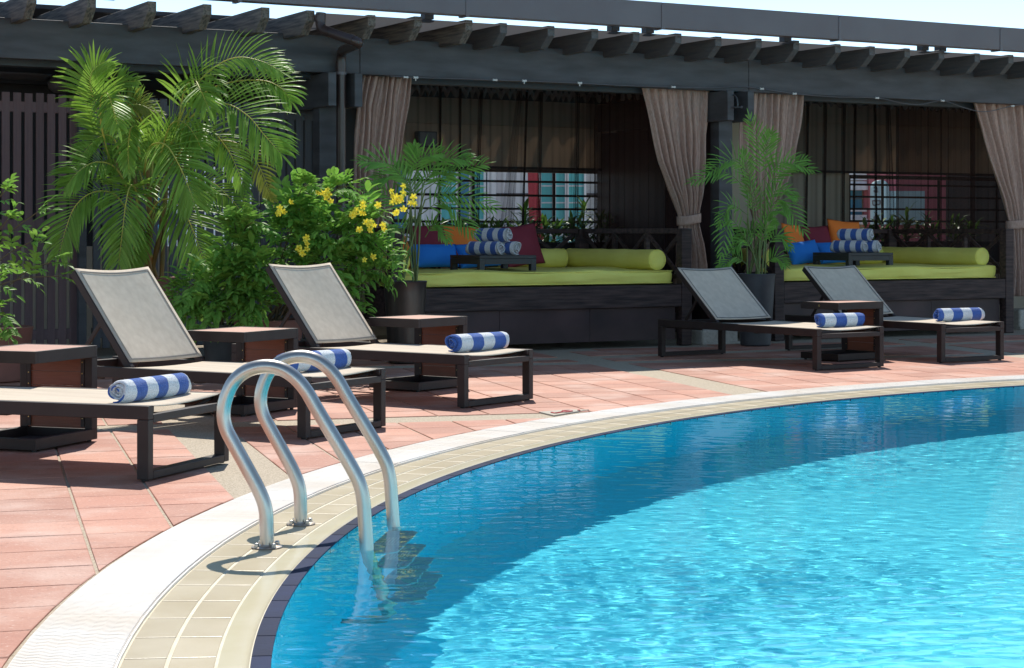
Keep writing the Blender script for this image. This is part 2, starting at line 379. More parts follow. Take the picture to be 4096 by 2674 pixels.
# coping: grating, beige tiles, nosing, navy waterline tiles
A0, A1 = R(106), R(203)
coping = ann('pool_coping', R_IN + .045, R_OUT + .003, -.0095, -.0095, m_grout).build('pool_coping', m_grout); tag(coping, kind='structure')
ND = 62; DA = (A1 - A0) / ND
gb = MB(); NR = 15
rib_w = DA * 9.2 / NR
for k in range(NR):
    y0 = (k + .5 - NR / 2) * rib_w; ns = 9; base = len(gb.v)
    for i in range(ns + 1):
        r = R_MID + .008 + (R_OUT - R_MID - .012) * i / ns; zig = .0042 * (1 if i % 2 else -1); w = rib_w * .30 * r / 9.2
        yy = y0 * r / 9.2 + zig
        for (dy, z) in ((-w, -.012), (-w, 0), (w, 0), (w, -.012)): gb.v.append((r, yy + dy, z + .003))
    for i in range(ns):
        for e in range(3): gb.f.append((base + i * 4 + e, base + i * 4 + e + 1, base + i * 4 + e + 5, base + i * 4 + e + 4))
    for e in (0, ns): gb.f.append(tuple(base + e * 4 + q for q in range(4)))
hw = DA * .5
for r in (R_MID + .004, (R_MID + R_OUT) / 2, R_OUT - .006):
    gb.box(r - .005, r + .005, -hw * r + .001, hw * r - .001, -.012, -.0005)
g_me = gb.mesh('grating', m_grating)
def sector(r0, r1, half, z0, z1, n=4, top=None):
    b = MB()
    for i in range(n + 1):
        a = -half + 2 * half * i / n; ca, sa = math.cos(a), math.sin(a)
        b.v += [(r0 * ca, r0 * sa, z0), (r0 * ca, r0 * sa, z1 if top is None else top), (r1 * ca, r1 * sa, z1), (r1 * ca, r1 * sa, z0)]
    for i in range(n):
        for e in range(4):
            e2 = (e + 1) % 4; b.f.append((i * 4 + e, i * 4 + 4 + e, i * 4 + 4 + e2, i * 4 + e2))
    b.f += [(0, 1, 2, 3), (4 * n + 3, 4 * n + 2, 4 * n + 1, 4 * n)]
    return b
row1 = sector(8.945, R_MID - .006, DA / 2 - .0004, -.016, -.007, 4).mesh('coping_tile', m_beige)
row2 = sector(8.820, 8.935, DA / 2 - .0004, -.016, -.0075, 4).mesh('coping_tile', m_beige)
navy = sector(R_IN, 8.731, DA / 2 - .0004, -.11, -.007, 4).mesh('waterline_tile', m_navy)
for k in range(ND):
    a = A0 + (k + .5) * DA
    Mx = Matrix.Translation(C) @ Matrix.Rotation(a, 4, 'Z')
    link('drain_grating', g_me, coping, Mx @ Matrix.Translation((0, 0, rnd.uniform(-.001, .001))))
    for me, nm in ((row1, 'coping_tile'), (row2, 'coping_tile'), (navy, 'waterline_tile')):
        o = link(nm, me, coping, Mx)
        if me is not navy: bev(o, .0025, 2)
b = MB(); prof = [(8.812, -.0085), (8.79, -.0075), (8.765, -.006), (8.745, -.0065), (8.733, -.010), (8.731, -.02)]
for i in range(241):
    a = A0 - .02 + (A1 - A0 + .04) * i / 240
    for r, z in prof: b.v.append(tuple(pol(r, a, z)))
for i in range(240):
    for e in range(5): b.f.append((i * 6 + e, i * 6 + e + 1, i * 6 + e + 7, i * 6 + e + 6))
b.build('nosing', m_cream, coping, smooth=True)
b = ann('x', R_MID, R_OUT, .0, .0, m_grating, 400, A1, A0 + 2 * math.pi); o = b.build('far_grating', m_grating, coping); o['kind'] = 'stuff'
b = ann('x', R_IN, R_MID, -.008, -.006, m_beige, 400, A1, A0 + 2 * math.pi); o = b.build('far_coping', m_beige, coping); o['kind'] = 'stuff'
b = ann('x', R_MID - .003, R_MID + .006, -.016, .001, m_slot, 720); b.build('channel_edge', m_slot, coping)
# pool shell
DEPTH = 1.45
b = MB(); seg = 360; pr = [(R_IN, -.015), (R_IN, -1.0), (R_IN - .01, -1.25), (R_IN - .06, -1.38), (R_IN - .18, -DEPTH), (5.5, -DEPTH), (0.02, -DEPTH)]
for r, z in pr:
    for k in range(seg): b.v.append(tuple(pol(r, 2 * math.pi * k / seg, z)))
for i in range(len(pr) - 1):
    for k in range(seg):
        k2 = (k + 1) % seg; b.f.append((i * seg + k, i * seg + k2, (i + 1) * seg + k2, (i + 1) * seg + k))
b.f.append(tuple((len(pr) - 1) * seg + k for k in range(seg)))
pool = b.build('pool_basin', m_poolwall, smooth=35); tag(pool, kind='structure'); pool.data.materials.append(m_poolfloor)
for p in pool.data.polygons: p.material_index = 1 if p.center.z < -1.4 else 0
pool.cycles.is_caustics_receiver = True
# water surface: one sheet of small real waves
xs = np.concatenate([np.arange(-.70, 4.6, .0165), np.linspace(4.6, C.x + R_IN + .05, 46)[1:]])
ys = np.concatenate([np.linspace(C.y - R_IN - .05, 3.9, 40)[:-1], np.arange(3.9, 8.5, .012), np.arange(8.5, C.y + R_IN + .05, .02)])
X, Y = np.meshgrid(xs, ys); rs = np.random.RandomState(5); Z = np.full_like(X, -.010)
for k in range(110):
    lam = .048 * (10 ** (rs.rand() ** 1.3 * .80)); a = rs.normal(math.pi / 2 - .1, .62); kx, ky = 2 * math.pi / lam * math.cos(a), 2 * math.pi / lam * math.sin(a)
    Z += (.00085 * lam if lam < .13 else .00042 * lam) * np.sin(kx * X + ky * Y + rs.rand() * 6.283) * (.55 + .45 * np.sin(.9 * X + .7 * Y + k))
Z = -.010 + (Z + .010) * (.75 + .45 * np.sin(1.3 * X + .5 * Y + 1) * np.sin(.8 * Y - .9 * X) + .3 * np.sin(.35 * X - 2.1 * Y))
dx, dy = X - C.x, Y - C.y; rr = np.hypot(dx, dy); RW = R_IN + .0005; k_ = np.where(rr > RW, RW / np.maximum(rr, 1e-6), 1)
Xc, Yc = C.x + dx * k_, C.y + dy * k_; edge = np.clip((R_IN - np.minimum(rr, R_IN)) / .03, 0, 1); Z = -.010 + (Z + .010) * edge
ny, nx = X.shape; idx = np.arange(nx * ny).reshape(ny, nx)
q = np.stack([idx[:-1, :-1], idx[:-1, 1:], idx[1:, 1:], idx[1:, :-1]], -1).reshape(-1, 4)
inside = (rr.ravel()[q] <= RW).any(1); q = q[inside]
used = np.unique(q); rem = np.full(nx * ny, -1); rem[used] = np.arange(len(used)); q = rem[q]
co = np.stack([Xc.ravel()[used], Yc.ravel()[used], Z.ravel()[used]], -1)
me = bpy.data.meshes.new('pool_water'); me.vertices.add(len(co)); me.vertices.foreach_set('co', co.ravel()); nq = len(q)
me.loops.add(nq * 4); me.loops.foreach_set('vertex_index', q.ravel()); me.polygons.add(nq); me.polygons.foreach_set('loop_start', np.arange(0, nq * 4, 4)); me.polygons.foreach_set('loop_total', np.full(nq, 4))
me.polygons.foreach_set('use_smooth', np.ones(nq, bool)); me.update(); me.validate(); me.materials.append(m_water)
water = link('pool_water', me); tag(water, kind='structure'); water.cycles.is_caustics_caster = True

# ================================================================== pergola, roof edge, walls
perg = empty('pergola', pg(0, 0, 0), TH, 'long blue-black timber pergola with projecting rafters over the daybeds', 'pergola')
# local frame of things parented to a pergola-aligned root: x along the beam, y = away from the pool (-n)
def PB(name, mat, s0, s1, n0, n1, z0, z1, parent=None, bevel=.006):
    return MB().box(s0, s1, -n1, -n0, z0, z1).build(name, mat, parent if parent is not None else perg, bevel=bevel)
sj = [-9, spx(1440, 0), spx(2995, 0), 9.5]
for i in range(3): PB('beam', m_perg, sj[i] + .002, sj[i + 1] - .002, -.10, 0, 2.505, 2.835)
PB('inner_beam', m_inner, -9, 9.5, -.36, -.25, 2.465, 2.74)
tips = [-330, -90, 147, 385, 626, 847, 1079, 1259, 1503, 1688, 1891, 2029, 2219, 2394, 2559, 2727, 2887, 3048, 3198, 3364, 3501, 3641, 3778, 3921, 4055, 4190, 4320]
TIP = .53
prof_r = [(TIP, 2.985), (TIP, 2.895), (TIP - .14, 2.785), (-3.6, 2.785), (-3.6, 2.985)]
raf = {}
for mt in (m_rafter, m_rafter2):
    raf[mt] = MB().prism([(-n, z) for n, z in prof_r], -.075, 0, lambda p, x: (x, p[0], p[1])).mesh('rafter', mt)
for k, px in enumerate(tips):
    o = link('rafter', raf[m_rafter] if px < 1900 else raf[m_rafter2], perg); o.location = (spx(px, TIP), 0, rnd.uniform(-.012, .006)); bev(o, .004, 1)
# posts and the pairs of cross timbers that clamp them
posts_px = (1322, 2916)
sp = []
for px in posts_px:
    s = spx(px, -.05); sp.append(s)
    PB('post', m_perg, s - .083, s + .083, -.26, -.105, 0, 2.5)
for i, (pa, pb) in enumerate((((1316, 1346), (1421, 1451)), ((2916, 2936), (2996, 3017)))):
    for (l, r) in (pa, pb):
        s1 = spx(r, .16); s0 = s1 - .078
        PB('cross_timber', m_perg, s0, s1, -2.3, .16, 2.20, 2.497)
s4 = spx(4420, -.05); PB('post', m_perg, s4 - .083, s4 + .083, -.26, -.105, 0, 2.5)
sL = spx(-520, -.05); PB('post', m_perg, sL - .083, sL + .083, -.26, -.105, 0, 2.5)
for nn in (-.55, -1.5, -2.5):
    PB('purlin', m_perg, -9, spx(1300, nn), nn - .05, nn, 2.988, 3.03)
# bolts on the cross timbers
b = MB(); s = spx(1316, .0)
for (px, py) in ((1252, 354), (1270, 352)):
    q = spx(px, .1); b.tube([(q, -.1, zpy(px, py, .1)), (q + .03, -.16, zpy(px, py, .1))], .012, 8)
# roof sheet over the cabanas
roof = empty('roof_sheet', pg(0, 0, 0), TH, 'dark roof sheeting laid on the rafters above the daybeds', 'roof')
def holes(pts):
    out = []
    for px, py, n, k in pts:
        z = zpy(px, py, n); h = (2.955 - z) / math.tan(SUN_EL); sh = Vector((-SUN_H.x, -SUN_H.y, 0)); out.append((spx(px, n) - PE.dot(sh) * h, n - PN.dot(sh) * h, k))
    return out
HO = holes(((2330, 1012, -.80, 2), (2352, 1016, -.80, 2), (1755, 1018, -1.0, 3), (3610, 985, -.9, 2), (3632, 990, -.9, 2), (3455, 895, -1.35, 3), (3200, 905, -1.05, 3), (2240, 1080, -1.2, 2), (3440, 1052, -.9, 3), (3250, 1058, -.7, 3)))  # openings added so that sun flecks land on the cushions and bolsters
def roof_grid(s0, s1, n0, n1, z, cell=.045):
    b = MB(); ns = int((s1 - s0) / cell); nn_ = int((n1 - n0) / cell)
    def zc(n, x): return z + (.028 * math.sin(x * 27) if n < n0 + .35 else 0) * min(1, (n0 + .35 - n) / .2 if n < n0 + .35 else 0)
    for j in range(nn_ + 1):
        for i in range(ns + 1):
            sx = s0 + (s1 - s0) * i / ns; n = n0 + (n1 - n0) * j / nn_; dn = .05 * math.sin(sx * 27) + .03 * math.sin(sx * 11 + 1) if j == 0 else 0  # rear edge waved to throw a scalloped sun edge on the blinds
            b.v.append((sx, -(n + dn), zc(n, sx)))
    for j in range(nn_):
        for i in range(ns):
            cs = s0 + (s1 - s0) * (i + .5) / ns; cn = n0 + (n1 - n0) * (j + .5) / nn_
            if any(abs(cn - hn) < .05 and abs(cs - hs) < k * .03 and i % 2 == 0 for hs, hn, k in HO): continue
            q = j * (ns + 1) + i; b.f.append((q, q + 1, q + ns + 2, q + ns + 1))
    return b
roof_grid(spx(1262, .5), 9.6, -3.02, .60, 2.955).build('sheet', m_roof, roof)
PB('sheet', m_roof, -9, spx(1262, .5) - .01, -4.6, -.95, 3.032, 3.042, roof, 0)
sun_strips = empty('sun_shaping_strips', pg(0, 0, 0), TH, 'narrow wavy corrugated awning strips outside the barred windows', 'shade strip')
for n_a, z_a, ph_, hh in ((-3.30, 2.66, 0., .055), (-3.42, 2.42, 1.1, .05)):  # added unseen strips whose wavy shadow patterns the sun on the blinds
    MB().grid(lambda u, v: (spx(1470, -2.55) - .5 + 10.5 * u, -(n_a + .02 * math.sin(u * 300)), z_a + (v - .5) * hh * (1 + .8 * math.sin(u * 71 + ph_)) + .075 * math.sin(u * 231 + ph_ + 1.2 * math.sin(u * 60)) + .03 * math.sin(u * 97)), 900, 2).build('strip', m_dark, sun_strips, smooth=True)
# gutter
gut = empty('roof_gutter', pg(0, 0, 0), TH, 'long grey box gutter running above the rafter ends', 'gutter')
GN0, GN1, GZ0, GZ1 = .555, .685, 3.005, 3.245
seams = [-9, spx(960, GN1), spx(1870, GN1), spx(2652, GN1), spx(3360, GN1), spx(4005, GN1), 9.6]
for a_, b_ in zip(seams[:-1], seams[1:]): PB('gutter_length', m_gutter, a_ + .003, b_ - .003, GN0, GN1, GZ0, GZ1, gut, .004)
for s in seams[1:-1]: PB('joint_strap', m_gutter, s - .018, s + .018, GN0 - .01, GN1 + .008, GZ0 - .012, GZ1 - .02, gut, .002)
for px in (440, 1708, 2452, 2590, 3140, 3690, 3760): 
    s = spx(px, .4); PB('stub_bracket', m_perg, s - .045, s + .045, .36, .45, 2.98, GZ1 - .03, gut, .003)
# downpipe
dp = empty('downpipe', pg(0, 0, 0), TH, 'brown round downpipe with a double elbow in front of the beam', 'downpipe')
def L_(px, py, n): return (spx(px, n), -n, zpy(px, py, n))
P0, P1 = L_(1284, 52, .58), L_(1280, 118, .58)
P2 = L_(1440, 172, .95); P3 = L_(1364, 205, .075); P4 = (P3[0], P3[1], 0.02)
def elbowed(P, rad, n=7):
    P = [Vector(p) for p in P]; out = [P[0]]
    for i in range(1, len(P) - 1):
        a = (P[i - 1] - P[i]).normalized(); b = (P[i + 1] - P[i]).normalized(); ra = min(rad, (P[i - 1] - P[i]).length * .45, (P[i + 1] - P[i]).length * .45)
        A, B = P[i] + a * ra, P[i] + b * ra
        for k in range(n + 1):
            t = k / n; out.append(A * (1 - t) ** 2 + P[i] * 2 * t * (1 - t) + B * t * t)
    return out + [P[-1]]
MB().tube(elbowed([P0, P1, P2, P3, P4], .10, 8), .043, 18).build('pipe', m_pipe, dp, smooth=50)
def collar(p, d, r=.047, h=.05):
    p = Vector(p); d = Vector(d).normalized() * h / 2; return MB().tube([p - d, p + d], r, 18).build('pipe_collar', m_pipe, dp, smooth=50)
v01 = Vector(P2) - Vector(P1); v12 = Vector(P3) - Vector(P2)
collar(Vector(P1) + Vector((0, 0, .09)), (0, 0, 1)); collar(Vector(P1) + v01 * .2, v01); collar(Vector(P1) + v01 * .8, v01)
collar((P3[0], P3[1], P3[2] - .13), (0, 0, 1), .049, .07)
for z in (P3[2] - .2, 1.3): 
    MB().tube([(P3[0], P3[1], z - .012), (P3[0], P3[1], z + .012)], .048, 18).build('pipe_clamp', m_gutter, dp)

# ---- back wall with window openings
NB = -2.55
wallo = empty('back_wall', pg(0, 0, 0), TH, 'taupe wall with wide barred window openings behind the daybeds', 'wall')
w1a, w1b = spx(1470, NB), spx(2645, NB)
w2a, w2b = spx(3397, NB), spx(4330, NB)
w0a, w0b = spx(560, NB), spx(1060, NB)
WZ0, WZ1 = .95, zpy(2000, 672, NB)
def WB(s0, s1, z0, z1, m=m_wallb): return PB('wall_panel', m, s0, s1, NB - .12, NB, z0, z1, wallo, 0)
WB(-9.5, 9.6, 0, WZ0 - .001); 
for a_, b_ in ((-9.5, w0a), (w0b, w1a)): WB(a_, b_, WZ0, WZ1, m_dark)  # left panels coloured dark to stand for the dim room behind the fence
for a_, b_ in ((w1b, w2a), (w2b, 9.6)): WB(a_, b_, WZ0, WZ1)
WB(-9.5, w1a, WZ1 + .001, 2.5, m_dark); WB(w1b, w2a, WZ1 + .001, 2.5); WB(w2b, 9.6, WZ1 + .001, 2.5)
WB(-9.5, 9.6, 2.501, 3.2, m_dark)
# dark lintel beams in front of the wall, as seen through the sheers
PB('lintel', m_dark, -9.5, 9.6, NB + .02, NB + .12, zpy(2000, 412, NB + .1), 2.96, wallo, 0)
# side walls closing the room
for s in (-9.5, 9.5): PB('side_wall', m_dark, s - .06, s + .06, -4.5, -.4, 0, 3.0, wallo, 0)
# window grilles
def grille(name, label, a_, b_, vx, hy, pref):
    g = empty(name, pg(0, 0, 0), TH, label, 'window grille', 'barred windows behind the cabanas')
    fz0, fz1 = WZ0, WZ1
    for (x0, x1) in ((a_, a_ + .045), (b_ - .045, b_)): PB('frame', m_frame, x0, x1, NB - .10, NB - .03, fz0, fz1, g, 0)
    PB('frame', m_frame, a_ + .046, b_ - .046, NB - .10, NB - .03, fz1 - .045, fz1, g, 0)
    for py in hy: z = zpy(pref, py, NB - .06); PB('bar', m_frame, a_ + .046, b_ - .046, NB - .075, NB - .05, z - .0125, z + .0125, g, 0)
    for px in vx: s = spx(px, NB - .06); PB('mullion', m_frame, s - .016, s + .016, NB - .095, NB - .076, fz0, fz1 - .046, g, 0)
    return g
grille('window_grille', 'dark barred window grille behind the daybed beside the downpipe', w1a, w1b, (1575, 1897, 2220, 2540), (726, 782, 836, 888), 2000)
grille('window_grille', 'dark barred window grille behind the daybed next to the pink building', w2a, w2b, (3535, 3760, 3990), (742, 790, 838, 886), 3600)
grille('window_grille', 'dark barred window grille seen through the charcoal slat fence', w0a, w0b, (720, 880), (700, 760, 830, 880), 800)
# blinds
def blind(name, label, pa, pb, py0, py1):
    s0, s1 = spx(pa, NB + .14), spx(pb, NB + .14); g = empty(name, pg(0, 0, 0), TH, label, 'blind', 'roller blinds over the barred windows')
    z0, z1 = zpy((pa + pb) / 2, py1, NB + .14), zpy((pa + pb) / 2, py0, NB + .14)
    PB('cloth', m_blind, s0, s1, NB + .140, NB + .146, z0, z1, g, 0)
    PB('bottom_bar', m_frame, s0, s1, NB + .134, NB + .152, z0 - .03, z0, g, .003)
    PB('valance', m_blind, s0, s1, NB + .15, NB + .19, zpy((pa + pb) / 2, 506, NB + .14), z1 + .02, g, .004)
    return g
blind('roller_blind', 'taupe roller blind half lowered behind the daybed beside the downpipe', 1455, 2660, 412, 668)
blind('roller_blind', 'taupe roller blind half lowered behind the daybed next to the pink building', 3130, 4180, 440, 690)
# grey meter box on the blind
mb_ = empty('meter_box', pg(0, 0, 0), TH, 'small grey square box hanging behind the sheer curtain', 'box')
PB('case', m_potg, spx(1674, NB + .3), spx(1749, NB + .3), NB + .2, NB + .3, zpy(1710, 590, NB + .3), zpy(1710, 526, NB + .3), mb_, .006)
PB('door_panel', m_gutter, spx(1680, NB + .3), spx(1743, NB + .3), NB + .3, NB + .306, zpy(1710, 585, NB + .3), zpy(1710, 531, NB + .3), mb_, .002)
# partition between the cabanas
pw = empty('partition', pg(0, 0, 0), TH, 'dark timber partition with round knobs between the two cabanas', 'partition')
PB('panel', m_bedpanel, sp[1] - .05, sp[1] + .05, -2.5, -.27, .1, 2.19, pw, .004)
PB('panel', m_bedpanel, sp[1] - .32, sp[1] - .09, -.75, -.70, .1, 2.19, pw, .004)
for px in (2845, 2862):
    s = spx(px, -.69); o = MB().lathe([(.0, -.03), (.012, -.028), (.012, -.01), (.024, .004), (.026, .018), (.016, .03), (.0, .033)], 16).build('knob', m_frame, pw, smooth=True)
    o.location = (s, .69, zpy(px, 872, -.69)); o.rotation_euler = (R(90), 0, 0)

# ---- fences
def fence(name, label, s0, s1, n, zt, zb, w, gap, mat, group, rails=(.5,)):
    f = empty(name, pg(0, 0, 0), TH, label, 'fence', group)
    k = 0; s = s0
    sl = MB().box(0, w, 0, .022, zb, zt).mesh('slat', mat)
    while s + w < s1 + .001:
        o = link('slat', sl, f); o.location = (s, -n, rnd.uniform(-.006, .006)); bev(o, .003, 1); s += w + gap; k += 1
    for z in rails: PB('rail', mat, s0, s1, n - .06, n - .003, z - .045, z + .045, f, .003)
    return f
FN = -.78
zt = zpy(200, 376, FN)
fence('slat_fence', 'purple-brown upright slat fence beside the areca palm', spx(-420, FN), spx(340, FN), FN, zt, .07, .068, .030, m_slatL, 'slat fences', (.2, 1.15, zt - .12))
fence('slat_fence', 'charcoal upright slat fence between the areca palm and the downpipe', spx(372, FN), spx(1306, FN), FN, zpy(1200, 418, FN), .07, .066, .021, m_slatR, 'slat fences', (.2, 1.2, zpy(1200, 418, FN) - .1))
fp = empty('fence_post', pg(0, 0, 0), TH, 'slim dark upright post where the two slat fences meet', 'post')
PB('shaft', m_perg, spx(316, FN + .08), spx(347, FN + .08), FN + .005, FN + .08, .0, 2.42, fp, .004)
PB('base_plate', m_perg, spx(308, FN + .08), spx(355, FN + .08), FN - .02, FN + .11, -.004, .012, fp, .002)

# ceiling fan in the shade behind the fence
fan = empty('ceiling_fan', at(238, 322, 17.4), 0, 'grey ceiling fan in the dark above the purple-brown fence', 'fan')
MB().lathe([(.0, -.12), (.06, -.115), (.10, -.08), (.11, -.03), (.10, .0), (.05, .03), (.03, .06), (.0, .06)], 24).build('motor', m_gutter, fan, smooth=True)
MB().tube([(0, 0, .05), (0, 0, .6)], .018, 10).build('down_rod', m_potg, fan)
for k in range(3):
    b = MB().grid(lambda u, v: (.1 + .55 * u, (.055 + .055 * math.sin(math.pi * min(u * 1.2, 1)) ) * (v - .5) * 2, .02 + .05 * (v - .5)), 10, 4)
    o = b.build('blade', m_gutter, fan, smooth=True); o.rotation_euler = (0, 0, R(100 + 120 * k)); so = o.modifiers.new('t', 'SOLIDIFY'); so.thickness = .008

# ================================================================== daybeds
def daybed(s_right, n_front, L, label, tone):
    rt = empty('daybed', pg(s_right - L, n_front, 0), TH, label, 'daybed', 'timber daybeds under the pergola')
    D = 2.0
    def bx(name, x0, x1, y0, y1, z0, z1, m=m_bed, bv=.006): return MB().box(x0, x1, y0, y1, z0, z1).build(name, m, rt, bevel=bv)
    for (x, y) in ((0, 0), (L - .115, 0), (0, D - .1), (L - .115, D - .1)): bx('post', x, x + .115, y, y + .1, 0, 1.125)
    # front boards and base panels
    bx('front_board', .117, L - .117, .004, .044, .375, .585); 
    n = 3; w = (L - .30) / n
    for k in range(n): bx('base_panel', .15 + k * w + .0015, .15 + (k + 1) * w - .0015, .06, .08, .06, .372, m_bedpanel, .002)
    bx('side_board', .02, .06, .102, D - .102, .3, .585); bx('side_board', L - .06, L - .02, .102, D - .102, .3, .585)
    bx('deck_board', .062, L - .062, .1, D - .1, .53, .58, m_dark, 0)
    # rails and cross braces on three sides
    def side(p, q, nb):
        p = Vector(p); q = Vector(q); e = (q - p); ln = e.length; e.normalize()
        for z0, h in ((1.10, .05), (.66, .045)):
            MB().bar(p + Vector((0, 0, z0)), q + Vector((0, 0, z0)), .05, h).build('rail', m_bed, rt, bevel=.004)
        bw = ln / nb
        for k in range(nb):
            if k: MB().bar(p + e * (k * bw) + Vector((0, 0, .684)), p + e * (k * bw) + Vector((0, 0, 1.074)), .045, .045).build('baluster', m_bed, rt, bevel=.003)
            a, c = p + e * (k * bw + .03), p + e * ((k + 1) * bw - .03)
            off = e.cross(Vector((0, 0, 1))) * .013
            MB().bar(a + Vector((0, 0, 1.07)) + off, c + Vector((0, 0, .69)) + off, .024, .04).build('brace', m_bed, rt, bevel=.003)
            MB().bar(a + Vector((0, 0, .69)) - off, c + Vector((0, 0, 1.07)) - off, .024, .04).build('brace', m_bed, rt, bevel=.003)
    side((.117, D - .05, 0), (L - .117, D - .05, 0), 5)
    side((L - .058, .102, 0), (L - .058, D - .102, 0), 3)
    side((.058, .102, 0), (.058, D - .102, 0), 3)
    return rt
BED = []
sb1 = spx(2768, .46); L1 = sb1 - spx(1566, .46); sb2 = spx(4056, .30); L2 = sb2 - spx(3100, .30)
BED.append((daybed(sb1, .46, L1, 'dark timber daybed with crossed rails beside the flowering shrub', 0), sb1 - L1, .46, L1))
BED.append((daybed(sb2, .30, L2, 'dark timber daybed with crossed rails behind the charcoal pot', 1), sb2 - L2, .30, L2))
def bedworld(i, x, y, z): return pg(BED[i][1] + x, BED[i][2] - y, z)
def puffbox(lx, ly, lz, nx=28, ny=18, nz=5, amp=.016, seed=0, rad=.06):
    # upholstered slab: rounded box with gentle unevenness
    bm = bmesh.new(); bmesh.ops.create_cube(bm, size=1)
    bmesh.ops.subdivide_edges(bm, edges=bm.edges[:], cuts=15, use_grid_fill=True)
    rr_ = random.Random(seed); ph = [rr_.uniform(0, 6) for _ in range(6)]
    for v in bm.verts:
        x, y, z = v.co.x * lx, v.co.y * ly, v.co.z * lz
        hx, hy, hz = lx / 2 - rad, ly / 2 - rad, lz / 2 - rad * .9
        cx, cy, cz = max(-hx, min(hx, x)), max(-hy, min(hy, y)), max(-hz, min(hz, z))
        d = Vector((x - cx, y - cy, z - cz))
        if d.length > 1e-6: d = d.normalized() * min(d.length, rad)
        p = Vector((cx, cy, cz)) + d
        wob = amp * (math.sin(x * 5 + ph[0]) * math.sin(y * 4 + ph[1]) + .5 * math.sin(x * 13 + ph[2] + z * 20) * math.sin(y * 11 + ph[3]))
        p.z += wob * (1 if v.co.z > 0 else .2); p.y += (.55 * amp * math.sin(x * 9 + z * 25 + ph[4]) + .35 * amp * math.sin(x * 4 - z * 60 + ph[5]) * math.sin(x * 2.3)) * (1 if abs(v.co.y) > .45 else 0)
        v.co = p
    me = bpy.data.meshes.new('slab'); bm.to_mesh(me); bm.free(); me.polygons.foreach_set('use_smooth', [True] * len(me.polygons)); return me
beds = ('the daybed beside the flowering shrub', 'the daybed behind the charcoal pot')
for i in (0, 1):
    L = BED[i][3]; me = puffbox(L - .26, 1.80, .145, seed=i); me.materials.append(m_green)
    o = link('mattress', me); o.location = bedworld(i, L / 2, .97, .586 + .0725); o.rotation_euler = (0, 0, TH); sb = o.modifiers.new('s', 'SUBSURF'); sb.levels = sb.render_levels = 1
    for zz in (.056, -.056):
        hx, hy = (L - .26) / 2 - .012, .888; pt = [(-hx, -hy + .05), (-hx + .05, -hy), (hx - .05, -hy), (hx, -hy + .05), (hx, hy - .05), (hx - .05, hy), (-hx + .05, hy), (-hx, hy - .05), (-hx, -hy + .05)]
        MB().tube([(x, y, zz) for x, y in pt], .0055, 6).build('piping', m_green, o, smooth=True)
    tag(o, 'flat olive green mattress on ' + beds[i], 'mattress', 'olive green mattresses')
def bolster(i, p, q, r, label):
    p, q = bedworld(i, *p), bedworld(i, *q); d = q - p; Ln = d.length
    rt = empty('bolster', p, math.atan2(d.y, d.x), label, 'bolster', 'olive green bolsters')
    prof = [(.0, 0), (r * .5, -.004), (r * .86, .002), (r * .97, .016), (r, .045)] + [(r * (1 + .012 * math.sin(k * 2.1)), .045 + (Ln - .09) * k / 10) for k in [j_ / 4 for j_ in range(1, 40)]] + [(r, Ln - .045), (r * .97, Ln - .016), (r * .86, Ln - .002), (r * .5, Ln + .004), (0, Ln)]
    b = MB().lathe(prof, 40); ph_ = Ln * 7
    def cre(x, y, z):
        a = math.atan2(y, x); k = 1 + (.016 * math.sin(9 * z + 2 * a + ph_) * math.sin(5 * z + ph_) + .010 * math.sin(31 * z + 3 * a) * math.sin(4 * z + a + ph_)) * (1 if .03 < z < Ln - .03 else 0)
        return (z, x * k, y * k * (1 - .03 * (y < 0)))
    b.v = [cre(*p_) for p_ in b.v]; b.build('cover', m_green, rt, smooth=True)
    for z in (.012, Ln - .012):
        t = MB().tube([(z, (r * .985) * math.cos(2 * math.pi * k / 40), (r * .985) * math.sin(2 * math.pi * k / 40)) for k in range(41)], .004, 6, False).build('piping', m_green, rt, smooth=True)
ZM = .735
for i in (0, 1):
    L = BED[i][3]; r = .098
    bolster(i, (L - .26, .20, ZM + r - .012), (L - .26, 1.86, ZM + r - .012), r, 'long olive bolster along the open braced end of ' + beds[i])
    bolster(i, (.26, .36, ZM + r - .012), (.26, 1.6, ZM + r - .012), r, 'olive bolster with its round end beside the cushions on ' + beds[i])
    bolster(i, (L - 1.15, 1.74, ZM + r - .012), (L - .40, 1.74, ZM + r - .012), r, 'short olive bolster along the back rail of ' + beds[i])
def cushion_mesh(w, h, t, mat):
    b = MB()
    for sgn in (1, -1):
        def fn(u, v, sgn=sgn):
            x, y = u * 2 - 1, v * 2 - 1
            k = ((1 - abs(x) ** 2.3) * (1 - abs(y) ** 2.3)) ** .55
            pin = 1 - .07 * (1 - abs(x)) * abs(y) ** 3 - 0
            pin2 = 1 - .07 * (1 - abs(y)) * abs(x) ** 3
            return (x * w / 2 * pin2, sgn * t / 2 * k * (1 + .06 * math.sin(5 * x + 3 * y)), y * h / 2 * pin)
        b.grid(fn, 20, 20)
    me = b.mesh('cushion', mat, True)
    bm = bmesh.new(); bm.from_mesh(me); bmesh.ops.remove_doubles(bm, verts=bm.verts, dist=.0005); bmesh.ops.recalc_face_normals(bm, faces=bm.faces); bm.to_mesh(me); bm.free(); return me
def cushion(i, px, yb, w, h, mat, roll, cname, label, lean=18, yaw=0, zb=None):
    n = BED[i][2] - yb; x = spx(px, n) - BED[i][1]
    z = (ZM if zb is None else zb) + h / 2 * math.cos(R(lean)) + .01
    o = link('cushion', cushion_mesh(w, h, .15, mat)); o.location = bedworld(i, x, yb, z)
    o.rotation_euler = (Matrix.Rotation(TH + R(yaw), 3, 'Z') @ Matrix.Rotation(R(-lean), 3, 'X') @ Matrix.Rotation(R(roll), 3, 'Y')).to_euler()
    tag(o, label, 'cushion', cname)
    return o
q1 = 'cushions on the daybed beside the flowering shrub'
